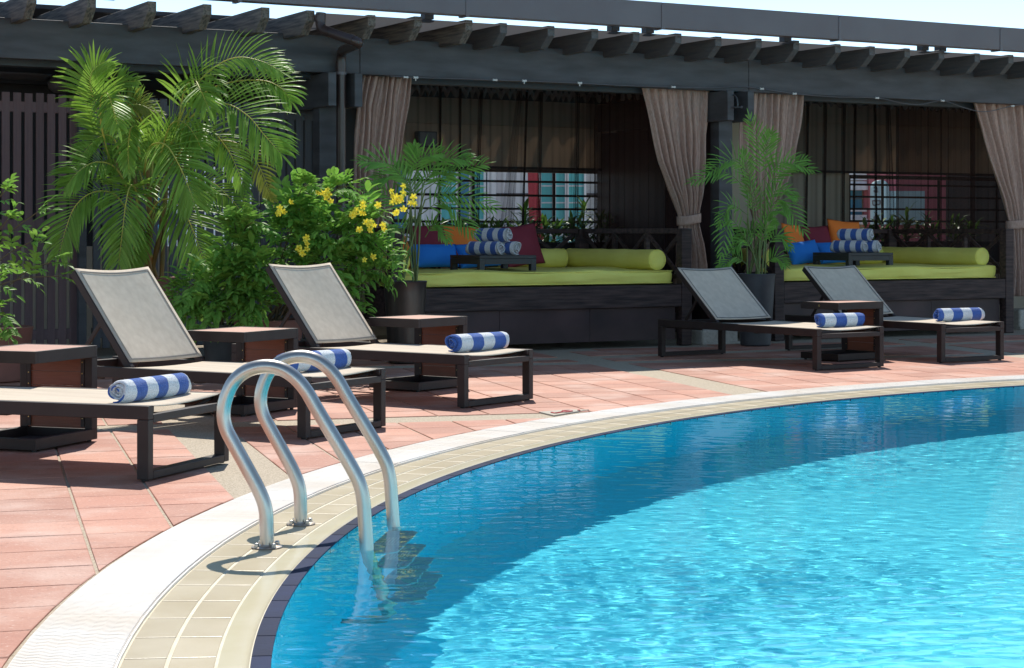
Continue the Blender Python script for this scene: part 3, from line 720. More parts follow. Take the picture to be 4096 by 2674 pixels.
cushion(0, 1600, 1.35, .42, .42, m_orange, 3, q1, 'orange cushion leaning by the bolster behind the flowering shrub', yaw=55)
cushion(0, 1722, 1.70, .44, .44, m_maroon, -2, q1, 'maroon cushion between the two orange cushions beside the flowering shrub')
cushion(0, 1850, 1.68, .44, .43, m_orange, 4, q1, 'orange cushion leaning behind the rolled towels beside the flowering shrub')
cushion(0, 2085, 1.62, .45, .44, m_maroon, -7, q1, 'maroon cushion to the side of the rolled towels by the short bolster')
cushion(0, 1738, 1.42, .52, .25, m_blue, 0, q1, 'wide blue cushion lying in front of the maroon cushion near the shrub', lean=25)
cushion(0, 1918, 1.40, .50, .26, m_blue, -4, q1, 'wide blue cushion half hidden behind the tray of towels near the shrub', lean=25)
q2 = 'cushions on the daybed behind the charcoal pot'
cushion(1, 3180, 1.35, .46, .46, m_orange, 3, q2, 'orange cushion in the corner by the potted bamboo palm', yaw=30)
cushion(1, 3275, 1.66, .44, .44, m_maroon, -2, q2, 'maroon cushion between two orange cushions behind the charcoal pot')
cushion(1, 3383, 1.62, .46, .47, m_orange, 5, q2, 'sunlit orange cushion behind the towels by the barred window', zb=.77)
cushion(1, 3215, 1.20, .44, .27, m_blue, -6, q2, 'blue cushion beside the bolster end behind the charcoal pot', lean=25)
cushion(1, 3335, 1.35, .46, .26, m_blue, -2, q2, 'blue cushion half hidden behind the tray by the charcoal pot', lean=25)

# ---- towels
def towel_mesh(L, r, seed, turns=3.6):
    rr_ = random.Random(seed); b = MB(); n = 130; th = r / (turns + .4)
    def rad(t): return max(.004, r * (1 - .93 * t ** .95))
    prof = []
    ph = rr_.uniform(0, 6)
    for k in range(n + 1):
        t = k / n; a = -2 * math.pi * turns * t - 1.3; q = rad(t) * (1 + .03 * math.sin(3 * a + ph) * (t > .1)); w = min(th * .40, q * .6)
        prof.append((a, q, w))
    m = 22; base = 0
    for sgn in (0, 1):
        for j in range(m + 1):
            x = L * (j / m - .5)
            e = min(j, m - j) / m
            for (a, q, w) in prof:
                rr2 = q - (2 * w if sgn else 0); sq = 1 - .07 * (math.sin(a) < 0) * abs(math.sin(a))
                end = (.012 * math.sin(a * 1.3 + ph) + (r - q) * .10) * (1 if j in (0, m) else 0) * (1 if j else -1)
                rnd_ = -.006 if (j in (0, m) and sgn == 0) else 0
                wob = .0025 * math.sin(x * 40 + a * 2 + ph)
                rr3 = rr2 + rnd_ + wob * (q > r * .9)
                b.v.append((x - end, rr3 * math.cos(a), rr3 * math.sin(a) * sq))
    W = n + 1; off = (m + 1) * W
    for j in range(m):
        for k in range(n):
            a = j * W + k; b.f.append((a, a + 1, a + W + 1, a + W)); b.f.append((off + a, off + a + W, off + a + W + 1, off + a + 1))
        for k in (0, n): a = j * W + k; b.f.append((a, a + W, off + a + W, off + a))
    for j in (0, m):
        for k in range(n): a = j * W + k; b.f.append((a, off + a, off + a + 1, a + 1))
    return b.mesh('towel', m_towel, True)
def towel(p, q, r, label, group, phase=0., period=.17, seed=1):
    p, q = Vector(p), Vector(q); d = q - p; o = link('rolled_towel', towel_mesh(d.length, r, seed)); o.location = (p + q) / 2
    o.rotation_euler = (0, 0, math.atan2(d.y, d.x)); o.color = (phase, period, 0, 1)
    return tag(o, label, 'towel', group)
# ---- low trays with towels on the daybeds
for i, (px, yb) in enumerate(((1919, .30), (3395, .30))):
    x0 = spx(px, BED[i][2] - yb) - BED[i][1]; sz = .60; hgt = .145
    rt = empty('tray_table', bedworld(i, x0, yb, ZM - .008), TH, 'low black wooden tray table holding three towels on ' + beds[i], 'tray table', 'low black tray tables')
    MB().box(0, sz, 0, sz, hgt - .03, hgt).build('top', m_tray, rt, bevel=.003)
    for (a_, b_, c_, d_) in ((.056, sz - .056, 0, .02), (.056, sz - .056, sz - .02, sz), (0, .02, .056, sz - .056), (sz - .02, sz, .056, sz - .056)):
        MB().box(a_, b_, c_, d_, hgt - .082, hgt - .031).build('apron', m_tray, rt, bevel=.002)
    for (a_, b_) in ((0, 0), (sz - .055, 0), (0, sz - .055), (sz - .055, sz - .055)): MB().box(a_, a_ + .055, b_, b_ + .055, 0, hgt - .031).build('leg', m_tray, rt, bevel=.002)
    zt_ = ZM - .008 + hgt; rtw = .073; ad = Vector((math.sin(R(22)), -math.cos(R(22))))   # towel axis in bed frame, mostly towards the pool
    def tw(cx, cy, z, lab, ph, sd):
        a = bedworld(i, x0 + cx - ad.x * .19, yb + cy - ad.y * .19, z); c = bedworld(i, x0 + cx + ad.x * .19, yb + cy + ad.y * .19, z)
        towel(a, c, rtw, lab + (' on the tray beside the flowering shrub' if i == 0 else ' on the tray behind the charcoal pot'), 'towels stacked on the trays', ph, .13, sd)
    off = (.0 if i == 0 else .02)
    tw(.20 + off, .26, zt_ + rtw * .93, 'striped rolled towel at the blue cushion side', .02, 3 + i)
    tw(.355 + off, .22, zt_ + rtw * .93, 'striped rolled towel at the long bolster side', .05, 6 + i)
    tw(.285 + off, .25, zt_ + rtw * 2.62, 'striped rolled towel lying on two others', .03, 9 + i)

# ================================================================== loungers
LW, LH, LT = .726, .328, .056
def lounger(x, y, deg, back, label):
    rt = empty('sun_lounger', (x, y, 0), R(deg), label, 'sun lounger', 'loungers around the pool')
    yr = .045; L = 2.0; bxs = []
    def bx(n, x0, x1, y0, y1, z0, z1, m=m_frame, bv=.003, p=None): return MB().box(x0, x1, y0, y1, z0, z1).build(n, m, p or rt, bevel=bv)
    for y0 in (0, LW - yr):
        bx('side_rail', -L, 0, y0, y0 + yr, LH - .060, LH)
        bx('leg', -LT, 0, y0, y0 + yr, .008, LH - .0605); bx('leg', -L, -L + LT, y0, y0 + yr, .008, LH - .0605)
        for xx in (-.03, -L + .03): MB().lathe([(.014, 0), (.014, .012)], 12, (xx, y0 + yr / 2, 0)).build('foot_pad', m_rubber, rt)
    for xx in (-LT, -L):
        bx('ground_bar', xx, xx + LT, yr + .0005, LW - yr - .0005, .008, .042)
    bx('end_bar', -.045, 0, yr + .0005, LW - yr - .0005, LH - .076, LH - .040); bx('end_bar', -L, -L + .045, yr + .0005, LW - yr - .0005, LH - .060, LH - .012)
    for s_, y0 in ((1, yr + .001), (-1, LW - yr - .013)):
        b = MB().prism([(-.028, LH - .002), (-.004, LH - .002), (-.004, LH - .026), (-.010, LH - .034), (-.022, LH - .034), (-.028, LH - .026)], y0, y0 + .012, lambda p, yy: (p[0], yy, p[1])).build('end_cap', m_frame, rt, bevel=.002)
    # curved spreader tube and diagonal tie under the foot end
    MB().tube(bez([(-.07, yr, LH - .02), (-.09, LW * .25, LH - .055), (-.10, LW * .5, LH - .065), (-.09, LW * .75, LH - .055), (-.07, LW - yr, LH - .02)], 18), .0125, 10).build('spreader_tube', m_frame, rt, smooth=True)
    bx('cross_bar', -.80, -.75, yr, LW - yr, LH - .07, LH - .04)
    HX = -1.275
    def seat(u, v):
        yy = yr - .006 + (LW - 2 * yr + .012) * v; s_ = math.sin(math.pi * v)
        xf = -.025 - .028 * s_; xx = HX + .02 + (xf - HX - .02) * u
        return (xx, yy, LH - .003 - .014 * s_ * (.6 + .4 * math.sin(math.pi * u)) - .010 * s_ * max(0, (u - .93) / .07))
    o = MB().grid(seat, 30, 14).build('seat_sling', m_sling, rt, smooth=True); so = o.modifiers.new('t', 'SOLIDIFY'); so.thickness = .004; so.offset = 0
    # backrest
    A = R(back); BL = .69; dx, dz = -math.cos(A), math.sin(A); HZ = LH - .012
    def P(l, yy, off=0): return Vector((HX + dx * l + math.sin(A) * off * 1, yy, HZ + dz * l + math.cos(A) * off))
    b = MB()
    for yy in (yr + .018, LW - yr - .018): b.bar(P(0, yy), P(BL, yy), .03, .042, (math.sin(A), 0, math.cos(A)))
    back_o = b.build('backrest', m_frame, rt, bevel=.003)
    b2 = MB().tube([P(BL - .05, yr + .018, -.01), P(BL - .05, LW - yr - .018, -.01)], .011, 8).build('back_tube', m_frame, back_o)
    def bk(u, v):
        s_ = math.sin(math.pi * u); yy = yr + .012 + (LW - 2 * yr - .024) * u
        l = .03 + (BL + .012 - .03 - .022 * s_) * v
        return P(l, yy, .023 - .018 * s_ * math.sin(math.pi * (.15 + .85 * v)))
    o = MB().grid(bk, 14, 20).build('back_sling', m_sling, back_o, smooth=True); so = o.modifiers.new('t', 'SOLIDIFY'); so.thickness = .004; so.offset = 0
    b = MB()
    for (v0, v1, u0, u1) in ((.955, .972, .05, .95), (.02, .035, .03, .97), (.03, .97, .035, .05), (.03, .97, .95, .965)):
        b.grid(lambda u, v: bk(u0 + (u1 - u0) * u, v0 + (v1 - v0) * v) + Vector((math.sin(A), 0, math.cos(A))) * .0045, 14, 14)
    b.build('hem', m_hem, back_o, smooth=True)
    # prop struts behind the back
    for yy in (yr + .05, LW - yr - .05):
        MB().bar(P(.36, yy, -.02), (HX - .50, yy, LH - .055), .012, .025).build('prop_strut', m_frame, rt, bevel=.002)
    for yy in (yr + .004, LW - yr - .024): bx('prop_rail', -1.95, HX - .2, yy, yy + .02, LH - .075, LH - .061, m_frame, .001)
    return rt
LOUNGERS = [(-1.574, 7.971, -19.807, 51, 'taupe sling lounger nearest the pool ladder, holding a towel with a white rolled end'),
            (-1.075, 9.598, -31.194, 51, 'taupe sling lounger in front of the areca palm, its towel behind the ladder'),
            (-.293, 11.314, -36.349, 50.3, 'taupe sling lounger in front of the flowering shrub'),
            (2.384, 14.399, -56.168, 39.5, 'sling lounger with its shaded back in front of the charcoal pot'),
            (3.554, 15.252, -58.575, 39.5, 'sling lounger with its shaded back in front of the cushions and blue towels')]
for a in LOUNGERS: lounger(*a)
def seatpt(px, py, z=.33 + .06): return gp(px, py, z)
TW = [((466, 1568), (731, 1547), .06, 'rolled striped towel with a white end on the lounger nearest the ladder', .082, .165, 21),
      ((1128, 1452), (1385, 1439), .064, 'rolled striped towel seen through the pool ladder rails', .02, .19, 22),
      ((1803, 1374), (2018, 1362), .066, 'rolled striped towel on the lounger in front of the flowering shrub', .062, .215, 23),
      ((3268, 1282.6), (3444.5, 1272), .064, 'rumpled striped towel on the lounger in front of the charcoal pot', .062, .215, 24),
      ((3744.5, 1260.6), (3920, 1250), .064, 'rolled striped towel on the lounger in front of the cushions', .062, .21, 25)]
for a_, c_, r, lab, ph, per, sd in TW:
    z = LH - .016 + r; p = seatpt(*a_, z); th_ = R(LOUNGERS[sd - 21][2] + (-4 if sd % 2 else -7)); dx_, dy_ = -math.sin(th_), math.cos(th_); u_ = (c_[0] - CX) / F
    Ln = min(.56, max(.44, (u_ * p.y - p.x) / (dx_ - u_ * dy_))); q = p + Vector((dx_, dy_, 0)) * Ln
    towel(p, q, r, lab, 'towels on the loungers', Ln / 2 + ph + per, per, sd)

# ================================================================== side tables
def table(x, y, deg, label):
    a, b_, H = .439, .549, .496
    rt = empty('side_table', (x, y, 0), R(deg), label, 'side table', 'slatted side tables between the loungers')
    def bx(n, x0, x1, y0, y1, z0, z1, m=m_frame, bv=.003, p=None): return MB().box(x0, x1, y0, y1, z0, z1).build(n, m, p or rt, bevel=bv)
    t = .06; w = .022
    fr = MB(); fr.box(-a, 0, 0, w, H - t, H); fr.box(-a, 0, b_ - w, b_, H - t, H); fr.box(-a, -a + w, w + .0002, b_ - w - .0002, H - t, H); fr.box(-w, 0, w + .0002, b_ - w - .0002, H - t, H)
    fr.build('top_frame', m_frame, rt, bevel=.002)
    n = 5; pw_ = (b_ - 2 * w - .004) / n
    for k in range(n): bx('plank', -a + w + .001, -w - .001, w + .002 + k * pw_ + .0007, w + .002 + (k + 1) * pw_ - .0007, H - .022, H - .0015, m_plank, .001)
    for x0 in (-a, -.045):
        bx('upright', x0, x0 + .045, b_ - .05, b_, .0655, H - t - .0005)
        br = MB(); xo = x0 + (.046 if x0 < -.1 else -.022)
        br.box(xo, xo + .021, b_ - .052, b_ - .047, .075, H - t - .01)
        o = br.build('bracket', m_frame, rt)
        for k in range(6):
            MB().lathe([(.0035, 0), (.0035, .003), (.0, .0035)], 8).build('screw', m_brass, o).matrix_local = Matrix.Translation((xo + .0105, b_ - .0525, .12 + k * .058)) @ Matrix.Rotation(R(90), 4, 'X')
    m = 5; bh = (H - t - .07) / m
    for k in range(m): bx('board', -a + .046, -.046, b_ - .044, b_ - .026, .067 + k * bh + .0012, .067 + (k + 1) * bh - .0012, m_board, .0015)
    ba = MB(); ba.box(-a, 0, 0, .03, .012, .066); ba.box(-a, 0, b_ - .03, b_, .012, .066 - .001); ba.box(-a, -a + .03, .0302, b_ - .0302, .012, .066); ba.box(-.03, 0, .0302, b_ - .0302, .012, .066)
    ba.build('base_frame', m_frame, rt, bevel=.002)
    bx('base_pan', -a + .03, -.03, .03, b_ - .03, .013, .018, m_dark, 0)
    for (xx, yy) in ((-.03, .03), (-a + .03, .03), (-.03, b_ - .03), (-a + .03, b_ - .03)): MB().lathe([(.012, 0), (.012, .0125)], 10, (xx, yy, 0)).build('foot_pad', m_rubber, rt)
    return rt
TABLES = [(-2.334, 9.026, -20.033, 'brown-topped side table behind the lounger nearest the ladder'), (-1.569, 10.794, -28.588, 'brown-topped side table between the two taupe lounger backs'),
          (-.632, 12.461, -35.786, 'brown-topped side table in front of the burnished black pot'), (2.725, 15.392, -53.773, 'brown-topped side table with a brass badge between the shaded loungers')]
TT = [table(*t) for t in TABLES]
o = MB().lathe([(.011, 0), (.011, .002), (.0, .0025)], 16).build('badge', m_brass, TT[3]); o.matrix_local = Matrix.Translation((-.22, -.0005, .466)) @ Matrix.Rotation(R(90), 4, 'X')

# ================================================================== pool ladder
lb1, lb2 = gp(1068, 2190.6, -.007), gp(1203.6, 2098, -.007)
la = Vector((.9968, -.07, 0)).normalized()
ladder = empty('pool_ladder', (0, 0, 0), 0, 'stainless steel pool ladder with two looped handrails bolted to the beige coping', 'ladder')
PF = [(0, 0), (-.001, .06), (-.006, .135), (-.03, .20), (-.075, .283), (-.118, .36), (-.143, .41), (-.152, .46), (-.143, .515), (-.115, .572), (-.066, .610), (-.006, .624), (.050, .615), (.098, .585), (.137, .54), (.170, .484), (.215, .41), (.262, .333), (.300, .268), (.322, .222), (.334, .17), (.340, .10), (.347, 0), (.362, -.25), (.392, -.6), (.42, -.95), (.41, -1.03), (.36, -1.07), (.26, -1.08)]
for lb in (lb1, lb2):
    pts = bez([lb + la * a + Vector((0, 0, z)) for a, z in PF], 150)
    h = MB().tube(pts, .0245, 20).build('handrail', m_steel, ladder, smooth=True)
    fl = MB().lathe([(.052, 0), (.054, .003), (.050, .006), (.028, .0075), (.026, .012)], 36, lb).build('flange', m_rust, ladder, smooth=40)
    for k in range(4):
        a = R(40 + 90 * k); q = lb + Vector((.041 * math.cos(a), .041 * math.sin(a), .0055))
        MB().lathe([(.011, 0), (.011, .003), (.0085, .0035), (.0085, .010), (.007, .013), (.0, .0145)], 6 if k < 9 else 12, q).build('bolt', m_steel, fl)
for k, z in enumerate((-.075, -.33, -.58, -.83)):
    c1 = lb1 + la * (.352 + .03 * k) + Vector((0, 0, z)); c2 = lb2 + la * (.352 + .03 * k) + Vector((0, 0, z)); t = (c2 - c1).normalized(); nrm = Vector((0, 0, 1)); ax = la
    Mx = Matrix((t, ax, nrm)).transposed().to_4x4(); Mx.translation = c1; wd = (c2 - c1).length
    b = MB().prism([(.02, -.02), (wd - .02, -.02), (wd - .02, .07), (wd - .05, .095), (.05, .095), (.02, .07)], -.018, 0, lambda p, h: tuple(Mx @ Vector((p[0], p[1], h))))
    st = b.build('step', m_step, ladder, bevel=.004)
    rb = MB()
    for j in range(6): rb.box(wd * .34, wd * .66, .002 + j * .011, .008 + j * .011, .0005, .003, Mx)
    rb.build('tread_grip', m_nozz, st)

# ================================================================== curtains
def drape(label, rows, n0, folds, amp, seed, tie=None):
    """rows: (py, px_left, px_right) read down the cloth"""
    rt = empty('drape', pg(0, 0, 0), TH, label, 'curtain', 'mauve-brown tie-back drapes')
    rr_ = random.Random(seed); ph = rr_.uniform(0, 6); P = []
    for py, a, b in rows: P.append((zpy((a + b) / 2, py, n0), spx(a, n0), spx(b, n0)))
    zs = [p[0] for p in P]
    def lerp(z, k):
        if z >= zs[0]: return P[0][k]
        for i in range(len(P) - 1):
            if z >= P[i + 1][0]:
                t = (P[i][0] - z) / (P[i][0] - P[i + 1][0]); t = t * t * (3 - 2 * t) if False else t
                return P[i][k] + (P[i + 1][k] - P[i][k]) * t
        return P[-1][k]
    W0 = P[0][2] - P[0][1]; z0, z1 = zs[0], zs[-1]
    jit = [rr_.uniform(-.25, .25) for _ in range(folds * 2 + 4)]
    def fn(u, v):
        z = z0 + (z1 - z0) * v; a, b = lerp(z, 1), lerp(z, 2); w = b - a
        f = u * folds; k = int(f); x = u + .25 / folds * jit[min(k, len(jit) - 1)] * math.sin(math.pi * (f - k))
        cmp_ = min(1.5, (W0 / max(w, .05)) ** .5)
        d = amp * cmp_ * (math.sin(2 * math.pi * folds * x + ph) + .35 * math.sin(2 * math.pi * folds * 2.3 * x + 2 * ph + z * 1.5)) * (.75 + .25 * math.sin(ph + z * 2))
        if tie: 
            t = abs(z - tie); d *= (.45 + .55 * min(1, t / .25)); 
        return (a + w * x + .006 * math.sin(9 * z + 12 * u), -n0 - d, z)
    o = MB().grid(fn, folds * 16, 60).build('cloth', m_drape, rt, smooth=True); so = o.modifiers.new('t', 'SOLIDIFY'); so.thickness = .004
    MB().grid(lambda u, v: Vector(fn(u, 1 - .045 * (1 - v))) + Vector((0, -.004, 0)), folds * 16, 2).build('hem', m_drape, rt, smooth=True)
    if tie:
        a, b = lerp(tie, 1), lerp(tie, 2); c = (a + b) / 2; w = (b - a) / 2 + .015
        bb = MB().grid(lambda u, v: (c + w * math.cos(2 * math.pi * u), -n0 - (.06 + amp) * math.sin(2 * math.pi * u), tie - .045 + .09 * v + .02 * math.cos(2 * math.pi * u)), 40, 4).build('tie_back', m_drape, rt, smooth=True)
        so = bb.modifiers.new('t', 'SOLIDIFY'); so.thickness = .006
    return rt
ND1 = -.17
drape('mauve-brown drape hanging beside the downpipe behind the flowering shrub', [(303, 1452, 1640), (420, 1425, 1630), (620, 1415, 1600), (900, 1402, 1560), (1100, 1392, 1540), (1258, 1380, 1530)], ND1, 8, .05, 1)
drape('mauve-brown drape tied back at the shared post, knot clear of leaves', [(342, 2566, 2845), (500, 2600, 2835), (650, 2635, 2822), (760, 2672, 2810), (850, 2712, 2795), (885, 2722, 2790), (940, 2716, 2796), (1060, 2708, 2822), (1170, 2700, 2835)], ND1, 8, .045, 2, zpy(2755, 878, ND1))
drape('mauve-brown drape tied back behind the potted bamboo palm', [(362, 2952, 3206), (500, 2950, 3195), (650, 2955, 3170), (780, 2985, 3120), (880, 3015, 3075), (910, 3018, 3070), (1000, 2995, 3085), (1150, 2985, 3100)], ND1, 8, .045, 3, zpy(3045, 897, ND1))
drape('mauve-brown drape tied back beside the end post of the farther daybed', [(405, 3884, 4190), (550, 3925, 4180), (700, 3975, 4170), (800, 4010, 4150), (885, 4035, 4140), (920, 4036, 4142), (1000, 4030, 4150), (1185, 4022, 4165)], ND1 , 8, .048, 4, zpy(4088, 895, ND1))
def sheer(label, pts_top, z_top, z_bot, folds, amp, seed, mat, gather=None, ropes=()):
    rt = empty('sheer_curtain', pg(0, 0, 0), TH, label, 'sheer curtain', 'dark sheer curtains round the daybeds')
    (s0, n0), (s1, n1) = pts_top; rr_ = random.Random(seed); ph = [rr_.uniform(0, 6) for _ in range(5)]
    d = Vector((s1 - s0, -(n1 - n0))); nn = Vector((-d.y, d.x)).normalized()
    warp = [rr_.uniform(-.5, .5) for _ in range(40)]
    def fn(u, v):
        z = z_top + (z_bot - z_top) * v; x = u
        if gather:
            for (c, w, k) in gather:
                t = (u - c) / w
                if abs(t) < 1: x = u - k * v * (1 - t * t) * (u - c)
        b = Vector((s0, -n0)) + d * x
        f = amp * (math.sin(2 * math.pi * folds * u + ph[0] + .6 * math.sin(5 * u + ph[1])) + .6 * math.sin(2 * math.pi * folds * 1.63 * u + ph[2] + v)) * (.45 + .55 * (.5 + .5 * math.sin(7.3 * u + ph[3])) ) 
        b = b + nn * f
        return (b.x, b.y, z)
    MB().grid(fn, folds * 14, 24).build('cloth', mat, rt, smooth=True)
    hd = MB().grid(lambda u, v: Vector(fn(u, 0)) + Vector((nn.x * .006, nn.y * .006, .035 * math.sin(u * folds * 9 + 2 * math.sin(u * 31)) - .095 * v)) + Vector((0, -.03 * math.sin(math.pi * v) * (1 + .5 * math.sin(u * folds * 11)), 0)), folds * 14, 6).build('header', m_header, rt, smooth=True)
    for k in range(int(folds * 1.3)):
        p = fn((k + .5) / (folds * 1.3), 0); MB().box(p[0] - .006, p[0] + .006, p[1] - .004, p[1] + .004, p[2] + .01, p[2] + .055).build('hook', m_hookm, rt)
    MB().bar((s0, -n0, z_top + .06), (s1, -n1, z_top + .06), .02, .02).build('track', m_perg, rt)
    for (pa, pb, wa, wb) in ropes:
        ca, cb = spx(pa, n0 + .05), spx(pb, n0 + .05)
        MB().grid(lambda u, v: (ca + (cb - ca) * v + (wa + (wb - wa) * v) * (u - .5), -(n0 + .05) + .018 * math.sin(u * 14 + v * 3), z_top - .03 + (z_bot - z_top) * v), 18, 16).build('gathered_fold', m_rope, rt, smooth=True)
    return rt
SN = -1.78
zs1 = zpy(2000, 352, SN)
sa, sb_ = spx(1560, SN), spx(2392, SN)
sheer('dark sheer curtain hanging across the window behind the maroon and orange cushions', [(sa, SN), (sb_, SN)], zs1, .62, 20, .009, 5, m_sheer, None, ((1925, 1900, .04, .06), (2080, 2008, .06, .19), (2108, 2085, .015, .02), (2165, 2150, .05, .04), (2312, 2300, .05, .07), (2362, 2372, .10, .14), (1762, 1756, .016, .02), (1842, 1836, .014, .02)))
sheer('brown sheer curtain gathered along the open end of the daybed by the shared post', [(sb_ - .04, SN + .02), (sb_ + .22, -.45)], zs1, .45, 11, .022, 6, m_sheerd)
zs2 = zpy(3400, 390, SN)
sc1, sd1 = spx(3105, SN), spx(3600, SN)
sheer('dark sheer curtain hanging across the window behind the farther cushions', [(sc1, SN), (sd1, SN)], zs2, .62, 12, .010, 7, m_sheer, None, ((3232, 3221, .03, .03), (3302, 3294, .05, .04), (3376, 3370, .05, .05), (3422, 3412, .02, .02), (3500, 3508, .02, .03), (3552, 3576, .06, .15)))
sheer('brown sheer curtain gathered along the open end of the farther daybed', [(sd1 - .06, SN + .01), (sd1 + 1.16, SN + .03)], zs2, .45, 12, .022, 8, m_sheerd)
sheer('brown sheer curtain returning to the front along the farther daybed end', [(sd1 + 1.1, SN), (sd1 + 1.3, -.45)], zs2, .45, 10, .022, 9, m_sheerd)

# misting hose with white fittings under the beam
hz = empty('misting_hose', (0, 0, 0), 0, 'thin grey hose with white nozzles slung under the pergola beam', 'hose')
HP = [(1560, 306), (1663, 311), (1820, 316), (1980, 321), (2097, 325), (2319, 334), (2480, 343), (2693, 349), (2840, 352), (2960, 348), (3047, 356), (3178, 376), (3330, 388), (3508, 393), (3600, 412), (3680, 419), (3770, 404), (3850, 430), (3940, 448), (4050, 425), (4140, 415)]
MB().tube(bez([pg(spx(x, .03), .03, zpy(x, y, .03)) for x, y in HP], 140), .005, 6).build('hose', m_hose, hz, smooth=True)
for (x, y) in ((1623, 310), (1663, 311), (1980, 321), (2097, 324), (2319, 333), (2693, 349), (3047, 356), (3178, 376), (3508, 393), (3770, 404), (4050, 425)):
    p = pg(spx(x, .03), .03, zpy(x, y, .03)); b = MB(); b.tube([p - PE * .022, p - PE * .012], .011, 8); b.tube([p - PE * .012, p + PE * .012], .0085, 8); b.tube([p + PE * .012, p + PE * .022], .011, 8)
    if x in (1663, 2097, 2319): b.tube([p, p - Vector((0, 0, .03))], .005, 6)
    b.build('nozzle', m_nozz, hz)
# lamp on the shared post and bell lamp behind
lp = empty('wall_lamp', at(2945, 418, 18.25), 0, 'small hooked dark lamp bracket between the paired timbers', 'lamp')
MB().tube(bez([(-.03, .1, .10), (-.005, .06, .09), (.012, .03, .05), (.016, .02, .0), (.012, .02, -.03)], 14), .009, 8).build('hook_arm', m_potg, lp, smooth=True)
MB().tube([(-.04, .05, -.028), (.04, 0, -.028)], .009, 8).build('spigot', m_potg, lp)
MB().lathe([(0, -.016), (.012, -.012), (.016, 0), (.012, .012), (0, .016)], 12, (.05, 0, -.028)).build('finial', m_potg, lp, smooth=True)
lp = empty('bell_speaker', at(2858, 575, 18.9), 0, 'blue-grey bell-shaped fitting in the dark beside the shared post', 'speaker')
b = MB().lathe([(.035, 0), (.05, .05), (.055, .09), (.065, .14), (.068, .17), (.0, .171)], 20); b.v = [(z - .15, y, x) for x, y, z in b.v]; b.build('horn', MAT('blue_grey_enamel', (.05, .07, .09), .5), lp, smooth=40)
MB().tube(bez([(0, 0, .05), (-.03, 0, .13), (-.08, 0, .2)], 10), .004, 6).build('cable', m_gutter, lp)
MB().box(.02, .035, -.05, .05, -.06, .08).build('bracket', m_gutter, lp)

# ================================================================== pots, kerbs, footings
def pot(name, label, x, y, r1, r0, h, mat, rim=.02, z0=0, group=None, belly=0):
    rt = empty(name, (x, y, z0), 0, label, 'plant pot', group)
    pr = [(r0 * .9, 0), (r0, .012)] + [(r0 + (r1 - r0) * k / 8 + belly * math.sin(math.pi * k / 8), .012 + (h - .03) * k / 8) for k in range(1, 8)] + [(r1, h - .02), (r1 + .004, h - .006), (r1, h), (r1 - rim, h), (r1 - rim - .004, h - .05), (.0, h - .055)]
    MB().lathe(pr, 48).build('vessel', mat, rt, smooth=45)
    MB().lathe([(r1 - rim - .003, h - .052), (.0, h - .04)], 24).build('soil', m_soil, rt)
    return rt
p2x, p2y = (3022 - CX) / F * 17.68, 17.68
pot('plant_pot', 'tall tapered charcoal pot beside the lounger back', p2x, p2y, .187, .145, .69, m_potg, group='tall plant pots')
p1x, p1y = (1621 - CX) / F * 15.3, 15.3
pot('plant_pot', 'tall tapered burnished black pot beside the olive mattress', p1x, p1y, .178, .14, .682, m_potm, group='tall plant pots')
p3x, p3y = (600 - CX) / F * 14.9, 14.9
pot('plant_pot', 'rust-brown pot under the areca palm canes', p3x, p3y, .20, .17, .725, m_potr)
p4x, p4y = (1075 - CX) / F * 14.3, 14.3
pot('plant_pot', 'broad brown planter under the yellow flowering shrub', p4x, p4y, .27, .22, .41, m_potr)
p5x, p5y = -3.75, 13.4
pot('plant_pot', 'broad brown planter under the shrub by the purple-brown fence', p5x, p5y, .26, .21, .40, m_potr)
p6x, p6y = (885 - CX) / F * 14.2, 14.6
pot('plant_pot', 'dark planter hidden under the low leafy shrub', p6x, p6y, .22, .18, .36, m_potg)
# stone kerb blocks along the fence foot
kb = empty('kerb', (0, 0, 0), 0, 'low kerb of dark granite blocks at the foot of the fence', 'kerb')
k0 = at(640, 1404, 15.2); kd = PE.copy(); 
for k in range(9):
    c = Vector((k0.x, k0.y, 0)) + kd * (k * .175 - .2)
    Mx = Matrix.Translation((c.x, c.y, 0)) @ Matrix.Rotation(TH + R(rnd.uniform(-2, 2)), 4, 'Z')
    o = MB().box(0, .162, 0, .12, .045, .118).build('stone_block', m_kerb, kb, bevel=.012, seg=3); o.matrix_local = Mx
o = MB().box(-.3, 1.7, .0, .13, 0, .043).build('ledge', m_soil, kb); o.matrix_local = Matrix.Translation((k0.x, k0.y, 0)) @ Matrix.Rotation(TH, 4, 'Z')
def footing(px0, px1, pyt, pyb, label):
    p = gp((px0 + px1) / 2, pyb); w = (px1 - px0) / F * p.y; h = (pyb - pyt) / F * p.y
    r = empty('concrete_footing', (p.x, p.y, 0), TH, label, 'footing', 'concrete post footings')
    MB().box(-w * .5, w * .5, .02, w * .9, 0, h).build('block', m_conc, r, bevel=.025, seg=3)
    MB().box(-w * .52, w * .52, .0, w * .92, -.004, .02).build('skirt', m_conc, r, bevel=.006)
footing(2802, 2975, 1318, 1377, 'rough concrete footing under the shared pergola post')
footing(4068, 4190, 1238, 1316, 'rough concrete footing beyond the farther daybed')

